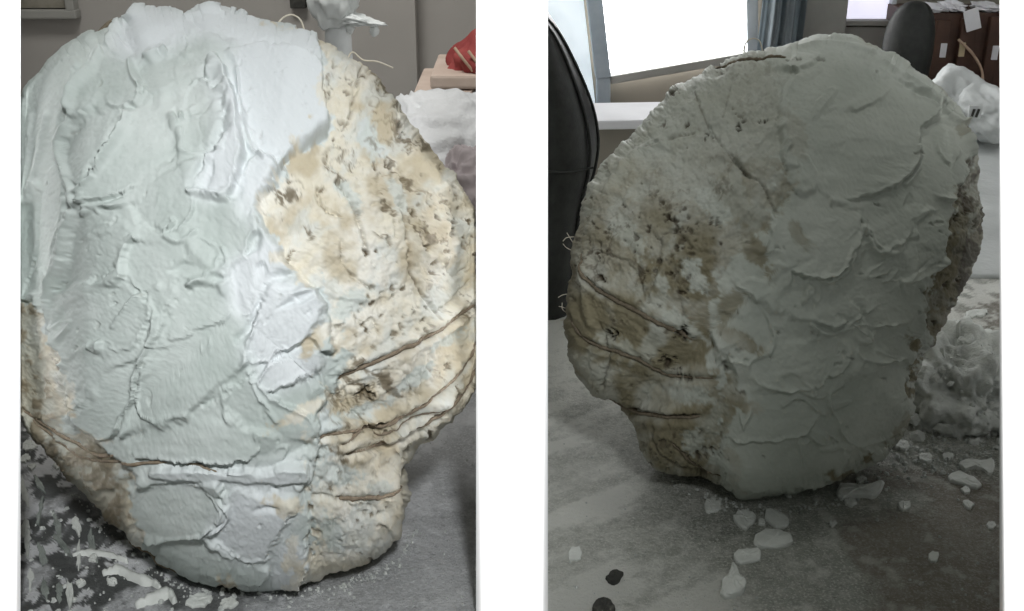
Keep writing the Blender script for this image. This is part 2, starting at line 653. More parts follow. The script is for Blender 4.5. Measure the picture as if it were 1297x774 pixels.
    def sample(s, A, px, py):
        u = np.clip((px - s.x0) / s.step, 0, len(s.x) - 1.001)
        v = np.clip((py - s.y0) / s.step, 0, len(s.y) - 1.001)
        i = v.astype(int)
        j = u.astype(int)
        fu = u - j
        fv = v - i
        return (A[i, j] * (1 - fu) + A[i, j + 1] * fu) * (1 - fv) + (A[i + 1, j] * (1 - fu) + A[i + 1, j + 1] * fu) * fv

    def sample_lab(s, px, py):
        j = np.clip(np.round((px - s.x0) / s.step).astype(int), 0, len(s.x) - 1)
        i = np.clip(np.round((py - s.y0) / s.step).astype(int), 0, len(s.y) - 1)
        return s.lab[i, j]


def ell_px(x, y, a, b, ang, rng, n=9):
    t = np.linspace(0, 2 * math.pi, n, endpoint=False)
    r = rng.uniform(0.7, 1.25, n)
    ex, ey = a * np.cos(t) * r, b * np.sin(t) * r
    return np.stack([x + ex * math.cos(ang) - ey * math.sin(ang), y + ex * math.sin(ang) + ey * math.cos(ang)], -1)


class Mould:
    """a star-shaped solid: outline (pixels) at depth D0, bulging T towards and B away from the viewer"""

    def __init__(s, outline, c, D0, T, B, pw, N, seed, jag=1.2):
        s.c = np.array(c, float)
        s.D0, s.T, s.B, s.pw, s.N, s.seed = D0, T, B, pw, N, seed
        P = np.asarray(outline, float)
        ph = np.linspace(-math.pi, math.pi, 1441)
        r = np.zeros_like(ph)
        dx, dy = np.cos(ph), np.sin(ph)
        for i in range(len(P)):
            a = P[i] - s.c
            b = P[(i + 1) % len(P)] - s.c
            e = b - a
            den = dx * e[1] - dy * e[0]
            den = np.where(abs(den) < 1e-9, 1e-9, den)
            t = (a[0] * e[1] - a[1] * e[0]) / den
            u = (a[0] * dy - a[1] * dx) / den
            ok = (t > 0) & (u >= -1e-6) & (u <= 1 + 1e-6)
            r = np.where(ok & (t > r), t, r)
        k = np.array([1, 2, 3, 2, 1.0])
        k /= k.sum()
        rr = np.convolve(np.concatenate([r[-5:-1], r, r[1:5]]), k, 'same')[4:-4]
        s.ph, s.r = ph, rr
        s.jag = jag

    def rad(s, phi, w=1.0):
        base = np.interp(phi, s.ph, s.r)
        j = (fbm(np.cos(phi) * 18 + 40, np.sin(phi) * 18 + 40, s.seed + 3, 4, 0.6) - 0.5)
        return base + s.jag * 5 * j * w

    def surf(s, al, phi):
        """al: 0 at the front pole, pi/2 at the outline, pi at the back pole"""
        sn = np.sin(al)
        cs = np.cos(al)
        sx = np.abs(sn) ** s.pw[0]
        R_ = s.rad(phi, sstep(0.86, 1.0, sx)) * sx
        px = s.c[0] + R_ * np.cos(phi)
        py = s.c[1] + R_ * np.sin(phi)
        dep = np.where(cs > 0, s.T, s.B) * np.sign(cs) * np.abs(cs) ** s.pw[1]
        D = s.D0 - dep
        return px, py, W(px, py, D)

    def front(s, relief, amax=R(104)):
        N = s.N
        g = np.linspace(-1, 1, N)
        A, Bq = np.meshgrid(g, g)
        big = np.abs(A) > np.abs(Bq)
        rho = np.where(big, np.abs(A), np.abs(Bq))
        with np.errstate(divide='ignore', invalid='ignore'):
            th = np.where(big, (math.pi / 4) * np.where(A == 0, 0, Bq / np.where(A == 0, 1, A)) + np.where(A < 0, math.pi, 0),
                          math.pi / 2 - (math.pi / 4) * np.where(Bq == 0, 0, A / np.where(Bq == 0, 1, Bq)) + np.where(Bq < 0, math.pi, 0))
        th = np.arctan2(np.sin(th), np.cos(th))
        al = rho * amax
        px, py, P = s.surf(al, th)
        # the mould stands snug between the wall ends: its flanks round off behind their front plane
        rel_ = P - CAM
        D_ = rel_ @ FW
        k_ = np.maximum(sstep(120, 22, px), sstep(530, 606, px) * (px < 640))
        P = CAM + rel_ * (1 + np.maximum(0, WD_ + 0.014 - D_) * k_ / D_)[..., None]
        nx = np.gradient(P, axis=1)
        ny = np.gradient(P, axis=0)
        nor = np.cross(nx, ny)
        nor /= np.linalg.norm(nor, axis=-1)[..., None] + 1e-12
        toc = CAM - P
        ctr = P[N // 2, N // 2] + (FW * s.T)
        out = P - ctr
        sg = np.sign((nor * out).sum(-1).mean())
        nor *= sg
        H = relief.sample(relief.H, px, py)
        fade = sstep(R(103), R(96), al)
        P = P + nor * (H * fade)[..., None]
        P[..., 2] = np.maximum(P[..., 2], -0.0015)
        nx = np.gradient(P, axis=1)
        ny = np.gradient(P, axis=0)
        n2 = np.cross(nx, ny)
        n2 /= np.linalg.norm(n2, axis=-1)[..., None] + 1e-12
        n2 *= sg
        bad = ~np.isfinite(n2).all(-1) | (np.linalg.norm(n2, axis=-1) < 0.5)
        n2[bad] = nor[bad]
        s.px, s.py, s.P, s.n, s.sg = px, py, P, n2, sg
        lab = relief.sample_lab(px, py)
        st = relief.sample(relief.stain, px, py)
        ti = relief.sample(relief.tint, px, py)
        idx = np.arange(N * N).reshape(N, N)
        if sg > 0:
            Q = np.stack([idx[:-1, :-1], idx[:-1, 1:], idx[1:, 1:], idx[1:, :-1]], -1).reshape(-1, 4)
        else:
            Q = np.stack([idx[:-1, :-1], idx[1:, :-1], idx[1:, 1:], idx[:-1, 1:]], -1).reshape(-1, 4)
        at_ = {'stain': st.reshape(-1), 'tint': ti.reshape(-1), 'film': relief.sample(relief.film, px, py).reshape(-1), 'fresh': relief.sample(relief.fresh, px, py).reshape(-1)}
        return P.reshape(-1, 3), n2.reshape(-1, 3), Q, lab.reshape(-1), at_

    def back(s, n1=120, n2=14, a0=R(101)):
        ph = np.linspace(-math.pi, math.pi, n1, endpoint=False)
        al = np.linspace(a0, math.pi - 0.02, n2)
        A, PH = np.meshgrid(al, ph, indexing='ij')
        px, py, P = s.surf(A, PH)
        P[..., 2] = np.maximum(P[..., 2], -0.0015)
        V = P.reshape(-1, 3)
        Q = []
        for i in range(n2 - 1):
            for j in range(n1):
                j2 = (j + 1) % n1
                Q.append((i * n1 + j, (i + 1) * n1 + j, (i + 1) * n1 + j2, i * n1 + j2))
        return V, np.array(Q)

    def at(s, x, y, lift=0.0):
        """point of the front surface seen at a pixel"""
        x = np.atleast_1d(x)
        y = np.atleast_1d(y)
        out = []
        for a, b in zip(x, y):
            d = (s.px - a) ** 2 + (s.py - b) ** 2
            # nearest to the viewer among close vertices
            k = np.argmin(d + 1e3 * np.maximum(0, (s.P - CAM) @ FW - s.D0))
            i, j = np.unravel_index(k, d.shape)
            out.append(s.P[i, j] + s.n[i, j] * lift)
        return np.array(out)


def split_off(q):
    """True for the faces of the largest connected piece"""
    u, inv = np.unique(q.ravel(), return_inverse=True)
    f = inv.reshape(-1, 4)
    lab = np.arange(len(u))
    while True:
        m = lab[f].min(1)
        new = lab.copy()
        for k in range(4):
            np.minimum.at(new, f[:, k], m)
        new = new[new]
        if (new == lab).all():
            break
        lab = new
    fl = lab[f[:, 0]]
    vals, cnt = np.unique(fl, return_counts=True)
    return fl == vals[cnt.argmax()]


def build_mould(root, md, rel, mat):
    V, N_, Q, lab, at_ = md.front(rel)
    fl = lab[Q].max(1)
    for L in range(1, rel.ndab + 1):
        w = np.nonzero(fl == L)[0]
        if len(w):
            fl[w[~split_off(Q[w])]] = 0
    o_core = None
    for L in range(-1, rel.ndab + 1):
        q = Q[fl == L]
        if len(q) < 12:
            continue
        u, inv = np.unique(q.ravel(), return_inverse=True)
        name = 'stained_base' if L == -1 else ('plaster_coat' if L == 0 else 'plaster_dab')
        me = np_mesh(name, V[u], inv.reshape(-1, 4), mat, True, N_[u], {k: v[u] for k, v in at_.items()})
        o = link(bpy.data.objects.new(name, me), root)
        if L == -1:
            o['label'] = 'cream brown-stained rough plaster under the fresh coat'
    Vb, Qb = md.back()
    me = np_mesh('back_shell', Vb, Qb, mat, True, None, {'tint': np.full(len(Vb), 0.2)})
    link(bpy.data.objects.new('back_shell', me), root)


def twine(root, md, pts, rad, mat='twine', lift=None, seed=0, name='twine', n=14):
    line = catmull(np.asarray(pts, float), n)
    rng = np.random.default_rng(seed)
    P = md.at(line[:, 0], line[:, 1])
    # smooth so the strand spans the small dips, then press it onto the surface
    for _ in range(3):
        P[1:-1] = 0.25 * P[:-2] + 0.5 * P[1:-1] + 0.25 * P[2:]
    to = CAM - P
    to /= np.linalg.norm(to, axis=1)[:, None]
    rad = rad * 0.72
    lf = rad * 0.9 if lift is None else lift
    prof = np.sin(np.linspace(0.0, math.pi, len(P))) ** 0.35
    P = P + to * ((lf + rad) * prof - rad)[:, None] + rng.normal(0, rad * 0.08, P.shape)
    V, Q = tube(P, rad * (0.45 + 0.55 * prof), 10, 0.06, seed, 0.8)
    me = np_mesh(name, V, Q, mat)
    return link(bpy.data.objects.new(name, me), root)


# ================================================================== the setting
FLOOR = -0.80
BACKY = 3.1
TOPZ = 1.8


WD = WD_


def Yf(z):                 # raked wall ends, square to the line of sight
    z = min(max(z, -0.10), 0.55)
    return (WD + (z - CAM[2]) * math.sin(PITCH)) / math.cos(PITCH)


def border_wall(name, xi, xo, kx, y_back):
    """an upright white wall whose end is raked; kx: sideways run per metre of depth"""
    zs = [FLOOR, -0.10, 0.0, 0.15, 0.30, 0.45, 0.55, TOPZ]
    bm = bmesh.new()
    rows = []
    for z in zs:
        y = Yf(z)
        run = kx * (y_back - 0.80)
        rows.append([bm.verts.new(p) for p in ((xi, y, z), (xo, y, z), (xo + run, y_back, z), (xi + run, y_back, z))])
    for a, b in zip(rows[:-1], rows[1:]):
        for k in range(4):
            k2 = (k + 1) % 4
            bm.faces.new((a[k], a[k2], b[k2], b[k]))
    bm.faces.new(rows[0])
    bm.faces.new(rows[-1][::-1])
    return mesh_obj(name, bm, 'white_paint', kind='structure')


KX = 0.8
XC = 45.5 / F * WD
XL = 622.5 / F * WD
XR = 617.5 / F * WD
border_wall('partition_wall', -XC, XC, 0.0, BACKY)  # middle page border, stood up as a wall
border_wall('wall_left', -XL, -XL - 0.09, -KX, BACKY)  # outer page borders, stood up as walls as well
border_wall('wall_right', XR, XR + 0.09, KX, BACKY)
mesh_obj('floor', box(0, 1.6, FLOOR - 0.02, 6.4, 4.4, 0.04), 'floor', kind='structure')
LBY = 2.05
mesh_obj('back_wall', box(-(XC + 1.60) / 2, LBY + 0.03, 0.5, 1.60 - XC, 0.06, 2.6), 'grey_wall', kind='structure')
mesh_obj('back_wall', box((XC + 2.35) / 2, 3.03, 0.5, 2.35 - XC, 0.06, 2.6), 'brown_wall', kind='structure')


def bench(side, y1, mat, smear_fn, label):
    """workbench: a finely modelled top slab on legs, filling its bay"""
    root = thing('workbench', (side * 0.4, 1.2, FLOOR), label, 'workbench')
    nx, ny = 420, 420
    v = np.linspace(0, 1, ny) ** 1.8
    u = np.linspace(0, 1, nx)
    U, Vv = np.meshgrid(u, v)
    Y = 0.60 + Vv * (y1 - 0.60)
    xa = XC - 0.001
    xb = (XL if side < 0 else XR) + np.maximum(0, (Y - 0.703)) * KX * 0.93 + 0.002
    X = side * (xa + U * (xb - xa))
    rel = np.stack([X, Y, np.zeros_like(X)], -1) - CAM
    D = rel @ FW
    px = 648.5 + rel[..., 0] / D * F
    py = 387 - (rel @ UP) / D * F
    sm, blotched, hh = smear_fn(X, Y, px, py)
    Z = hh
    Vt = np.stack([X, Y, Z], -1).reshape(-1, 3)
    idx = np.arange(nx * ny).reshape(ny, nx)
    if side > 0:
        Q = np.stack([idx[:-1, :-1], idx[:-1, 1:], idx[1:, 1:], idx[1:, :-1]], -1).reshape(-1, 4)
    else:
        Q = np.stack([idx[:-1, :-1], idx[1:, :-1], idx[1:, 1:], idx[:-1, 1:]], -1).reshape(-1, 4)
    me = np_mesh('bench_top', Vt, Q, mat, True, None, {'smear': sm.ravel(), 'wet': blotched.ravel()})
    link(bpy.data.objects.new('bench_top', me), root)
    xbf = (XL if side < 0 else XR) + 0.01
    xbb = xbf + (y1 - 0.72) * KX * 0.93
    pts = []
    for z in (-0.06, -0.012):
        pts += [(side * xa, 0.60, z), (side * xbf, 0.60, z), (side * xbb, y1, z), (side * xa, y1, z)]
    mesh_obj('bench_slab', hexa(pts), 'wood', root)
    for lx, ly in ((0.07, 0.66), (xbf - 0.06, 0.66), (0.07, y1 - 0.08), (xbf + 0.25, y1 - 0.08)):
        mesh_obj('leg', box(side * lx, ly, (FLOOR - 0.06) / 2, 0.06, 0.06, -0.06 - FLOOR), 'wood', root)
    return root


def smear_left(X, Y, px, py):
    a = fbm(X * 22 + 5, Y * 22, 11, 5)
    b = fbm(X * 70, Y * 70 + 3, 14, 4)
    sm = sstep(0.56, 0.72, a) * 0.6 + sstep(0.62, 0.78, b) * 0.6
    # dark ring round the foot of the mould and the dark messy corner
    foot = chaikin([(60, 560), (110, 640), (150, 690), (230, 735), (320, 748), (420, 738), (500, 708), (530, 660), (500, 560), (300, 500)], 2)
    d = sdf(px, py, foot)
    blotched = sstep(-30, -2, d + 22 * (b - 0.5) * 2) * 0.6
    blotched *= sstep(560, 330, px + 60 * (a - .5))
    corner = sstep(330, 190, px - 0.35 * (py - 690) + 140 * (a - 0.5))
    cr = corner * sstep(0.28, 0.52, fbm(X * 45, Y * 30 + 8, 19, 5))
    blotched = np.maximum(blotched, cr * 0.9)
    sm = sm * (1 - 0.4 * corner) + corner * sstep(0.58, 0.66, fbm(X * 75, Y * 45 + 2, 23, 5)) * 0.9
    h = 0.0016 * (a - 0.5) + 0.0016 * (b - 0.5) + 0.003 * corner * (fbm(X * 80, Y * 50, 29, 4) - 0.5)
    return np.clip(sm, 0, 0.95), np.clip(blotched, 0, 0.95) * (1 - sstep(.3, .8, sm)), np.minimum(h, 0.0035) - 0.0005


def smear_right(X, Y, px, py):
    a = fbm(X * 14 + 3, Y * 14, 41, 6, 0.55)
    b = fbm(X * 60, Y * 60 + 3, 44, 5)
    # dried plaster slip wiped over the window side, window light painted in with it
    lf = sstep(980, 690, px - 0.55 * (py - 560) + 260 * (a - 0.5))
    streak = fbm((X * 0.8 + Y * 0.6) * 10, (-X * 0.6 + Y * 0.8) * 46, 47, 5)
    sm = lf * (0.30 + 0.75 * sstep(0.35, 0.7, streak))
    patch = sstep(560, 470, py + 40 * (a - .5)) * sstep(840, 760, px)  # pale patch that puts window light into the colour
    sm = np.maximum(sm, patch * (0.6 + 0.4 * sstep(0.4, 0.6, b)))
    far = sstep(1120, 1180, px) * sstep(600, 500, py) * sstep(0.42, 0.58, b) * 0.8
    sm = np.maximum(sm, far)
    sm = np.maximum(sm, sstep(0.60, 0.78, b) * 0.35)
    blotched = sstep(0.52, 0.70, fbm(X * 9 + 2, Y * 9, 53, 5)) * sstep(820, 1000, px) * 0.55
    h = 0.0022 * (a - 0.5) + 0.0012 * (b - 0.5) + 0.0018 * lf * (streak - 0.5)
    return np.clip(sm, 0, 0.95), blotched * (1 - sm), np.minimum(h, 0.003) - 0.0005


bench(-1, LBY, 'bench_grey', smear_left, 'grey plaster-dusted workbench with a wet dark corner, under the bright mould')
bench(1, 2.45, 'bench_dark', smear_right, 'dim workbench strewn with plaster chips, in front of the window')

# ================================================================== left mould
OUT_L = [(265, 13), (300, 27), (345, 36), (385, 42), (412, 58), (440, 76), (470, 98), (500, 130), (530, 165), (560, 205), (582, 235),
         (596, 265), (604, 300), (607, 340), (608, 380), (607, 430), (604, 475), (592, 515), (562, 545), (532, 566), (514, 586),
         (516, 620), (518, 655), (505, 682), (480, 702), (440, 724), (400, 735), (360, 739), (310, 741), (270, 736), (240, 724),
         (210, 708), (182, 692), (150, 672), (122, 648), (104, 622), (84, 592), (60, 566), (38, 545), (20, 520), (8, 480), (3, 420),
         (2, 350), (4, 280), (10, 200), (24, 142), (40, 110), (62, 87), (90, 66), (116, 52), (136, 44), (160, 35), (176, 20), (200, 22),
         (230, 24), (250, 18)]
C_L = (300, 390)
relL = Relief(-30, 660, -20, 774, 0.8, 100)
X, Y = relL.X, relL.Y
n1 = fbm(X / 60, Y / 60, 201, 5)
n2 = fbm(X / 17, Y / 17, 205, 5, 0.6)
# rough stained base everywhere first
relL.H = 0.010 * (n1 - 0.5) + 0.0065 * (n2 - 0.5)
relL.tint = sstep(0.48, 0.72, fbm(X / 48, Y / 48, 215, 5)) * 0.75
def veins(X, Y, sx, sy, seed):
    return sstep(0.030, 0.004, np.abs(fbm(X / sx, Y / sy, seed, 4, 0.55) - 0.5))


region = sstep(0.50, 0.62, fbm(X / 55, Y / 55, 225, 4))
relL.stain = np.maximum(sstep(0.56, 0.68, fbm((X * .75 + Y * .66 + 30 * n2) / 30, (Y * .75 - X * .66 + 30 * n2) / 8, 221, 5, 0.65)) * 0.9, veins(X, Y, 24, 34, 227) * 0.55 * sstep(0.45, 0.6, fbm(X / 30, Y / 30, 229, 3))) * region
# dirty lower left rim, with its shade painted into tint and stain too
rimd = sdf(X, Y, np.array([(-30, 360), (60, 385), (72, 480), (90, 540), (180, 580), (165, 640), (170, 700), (-30, 720)], float))
relL.tint = np.maximum(relL.tint, sstep(-5, 12, rimd) * (0.75 + 0.4 * n2))
relL.stain = np.maximum(relL.stain, sstep(0, 14, rimd) * (0.30 + sstep(0.42, 0.60, n2) * 0.6))
for k in range(60):
    x = relL.rng.uniform(325, 610)
    y = relL.rng.uniform(70, 730)
    r = relL.rng.uniform(1.2, 3.6) * (1.6 if relL.rng.random() < 0.1 else 1)
    relL.pit(x, y, r, r * 0.00055, relL.rng.uniform(0.4, 1.0), relL.rng.uniform(1, 2.6), relL.rng.uniform(0.6, 2.2))
for cx, cy, sd, n in ((580, 290, 22, 24), (545, 225, 25, 10), (465, 655, 22, 20), (475, 390, 22, 14), (400, 655, 18, 8), (430, 100, 14, 12), (520, 400, 20, 8)):
    for k in range(n):
        x, y = relL.rng.normal(cx, sd), relL.rng.normal(cy, sd)
        r = relL.rng.uniform(1.2, 3.2)
        relL.pit(x, y, r, r * 0.0006, relL.rng.uniform(0.5, 1.0), relL.rng.uniform(1, 2.2), relL.rng.uniform(0, 3.1))
for x, y, r, e, a in ((572, 283, 7.5, 1, 0), (537, 312, 4, 1, 0), (463, 497, 6, 2.0, -0.4), (521, 270, 4, 1.4, 1.2), (463, 320, 3.6, 1, 0), (475, 320, 3.5, 1, 0),
                      (396, 582, 4, 1.5, 0), (372, 320, 3, 1.6, 0), (505, 120, 4, 2.5, 1.0), (508, 165, 5, 3, 1.1), (490, 210, 4, 2, 1.0)):
    relL.pit(x, y, r, r * 0.0009, 1.0, e, a)
for line, h, w, s_ in (([(426, 232), (445, 262), (458, 295), (464, 318)], -0.003, 2.6, 0.75), ([(402, 238), (404, 258), (414, 268), (430, 276)], -0.003, 2.4, 0.8),
                       ([(506, 262), (514, 300), (520, 340), (535, 370), (550, 396)], -0.0035, 2.8, 0.8), ([(432, 306), (433, 330), (446, 350), (470, 366)], -0.002, 2.4, 0.65),
                       ([(505, 215), (510, 245), (506, 262)], -0.002, 2.4, 0.6), ([(470, 262), (492, 262), (500, 300)], -0.002, 2.0, 0.4),
                       ([(455, 90), (448, 120), (442, 150)], -0.003, 3.0, 0.7), ([(420, 120), (400, 150)], -0.002, 2.2, 0.6),
                       ([(462, 470), (505, 468), (518, 490), (512, 510)], -0.002, 2.2, 0.55), ([(536, 470), (528, 500)], -0.002, 2.2, 0.4),
                       ([(514, 590), (508, 610), (516, 650), (514, 668)], -0.003, 3.0, 0.8), ([(395, 628), (425, 630), (445, 640)], -0.002, 2.2, 0.6),
                       ([(560, 330), (575, 350), (590, 340)], -0.002, 2.0, 0.5), ([(480, 372), (496, 366), (494, 380), (480, 378)], -0.002, 1.8, 0.5),
                       ([(445, 395), (455, 412), (470, 405), (478, 420)], -0.0025, 2.2, 0.65), ([(430, 480), (445, 520), (480, 540)], -0.002, 2, 0.3),
                       ([(600, 350), (575, 378), (550, 398)], -0.002, 2.4, 0.5), ([(380, 340), (420, 372), (470, 380)], 0.002, 4, 0), ([(520, 430), (510, 470), (470, 500)], 0.002, 5, 0)):
    relL.ridge(line, h, w, 0, s_)

TW_L = [([(603, 385), (575, 402), (545, 422), (512, 440), (470, 460), (428, 478)], 0.0026),
        ([(604, 430), (585, 462), (560, 490), (530, 512), (490, 530), (450, 543), (404, 554)], 0.0025),
        ([(603, 462), (588, 492), (560, 522), (528, 542), (480, 562), (438, 576)], 0.0026),
        ([(480, 530), (458, 540), (432, 563)], 0.0022),
        ([(560, 520), (524, 526), (492, 540), (466, 548)], 0.0018),
        ([(428, 632), (462, 632), (490, 630), (512, 616)], 0.0030),
        ([(40, 530), (78, 560), (110, 580), (150, 584), (182, 583), (228, 582), (282, 590)], 0.0018),
        ([(30, 520), (74, 548), (124, 576), (152, 572)], 0.0022),
        ([(160, 690), (190, 708), (225, 725)], 0.0016)]

PATCH_L = [(470, 180, 34, 14, 1.1, 1), (440, 250, 30, 10, 1.0, 0.8), (400, 320, 34, 12, 0.9, 0.0), (440, 385, 34, 14, 2.5, 0.8), (400, 425, 26, 10, 2.3, 0.0), (380, 520, 40, 9, 2.7, 0.1),
           (450, 520, 34, 8, 2.7, 0.9), (430, 600, 36, 14, 0.1, 0.9), (360, 630, 28, 10, 0.3, 0.15), (420, 670, 26, 14, 1.4, 0.9), (370, 690, 22, 9, 1.8, 0.1), (520, 480, 40, 10, 2.5, 0.8),
           (405, 140, 22, 9, 1.2, 0.1), (500, 250, 26, 10, 1.2, 0.7), (560, 430, 34, 8, 2.6, 0.7), (480, 620, 22, 12, 0.5, 0.6)]
PATCH_R = [(880, 350, 30, 13, 1.1, 1), (905, 262, 30, 14, 0.8, 0.9), (865, 410, 34, 12, 0.6, 0.8), (955, 318, 34, 14, 1.0, 0.1), (935, 430, 36, 9, 0.5, 0.15), (925, 385, 16, 26, 0.4, 0.2), (970, 250, 28, 12, 1.1, 0.15),
           (1005, 170, 34, 12, 1.4, 0.3), (880, 500, 34, 11, 0.2, 0.9), (930, 505, 30, 9, 0.3, 0.1), (880, 560, 22, 16, 0.8, 0.8), (930, 580, 20, 10, 1.0, 0.2), (800, 300, 30, 14, 1.0, 0.6), (790, 440, 34, 9, 0.5, 0.5),
           (1010, 300, 26, 9, 1.0, 0.3), (840, 360, 20, 9, 1.2, 0.7)]
# the new coat: one broad area, then loose random dabs, then the dabs one can pick out
COAT_L = [(-30, -20), (280, -20), (380, 30), (402, 76), (412, 140), (424, 160), (392, 190), (362, 206), (352, 232), (334, 252), (332, 282), (350, 302), (366, 324),
          (388, 346), (408, 368), (416, 402), (424, 440), (436, 466), (420, 500), (398, 522), (410, 548), (402, 575), (392, 606), (382, 626),
          (398, 650), (384, 676), (400, 700), (396, 750), (250, 750), (205, 715), (165, 680), (158, 640), (170, 600), (140, 585), (100, 560),
          (78, 520), (72, 480), (66, 430), (62, 395), (-30, 370)]
for pts_, r_ in TW_L:
    relL.ridge(pts_, -0.0022, r_ * 1500, 0, 0.35)
for pts_, r_ in TW_L[:5]:
    relL.ridge(np.asarray(pts_) + (1, -10), 0.0024, 6)
    relL.ridge(np.asarray(pts_) + (2, 9), 0.0016, 5)
coreH, coreS, coreT = relL.H.copy(), relL.stain.copy(), relL.tint.copy()
relL.dab(COAT_L, 0.0040, (0, 0), 4.0, 0.0010, 7, 0.0003, own=False)
coat_mask = relL.lab == 0
keep = relL.H.copy()
keep_t, keep_s = relL.tint.copy(), relL.stain.copy()
rs = np.random.default_rng(5)
for k in range(95):
    x, y = rs.uniform(0, 420), rs.uniform(20, 730)
    a = rs.normal(2.0, 0.7)
    L_, w_ = rs.uniform(22, 48), rs.uniform(10, 22)
    t = np.linspace(0, 2 * math.pi, 11)[:-1] + rs.uniform(-0.2, 0.2, 10)
    ra = rs.uniform(0.75, 1.2, 10)
    ex = np.cos(t) * L_ * ra
    ey = np.sin(t) * w_ * ra
    poly = np.stack([x + ex * math.cos(a) - ey * math.sin(a), y + ex * math.sin(a) + ey * math.cos(a)], -1)
    relL.dab(poly, 0.0045 + rs.uniform(-0.0015, 0.002), rs.normal(0, 0.07, 2), rs.uniform(2, 5), rs.uniform(0.0004, 0.0016), 7, 0.0006, own=False, ang=a)
relL.H = np.where(coat_mask, relL.H, keep)
relL.tint = np.where(coat_mask, relL.tint, keep_t)
relL.stain = np.where(coat_mask, relL.stain, keep_s)
relL.lab = np.where(coat_mask, 0, -1).astype(np.int32)

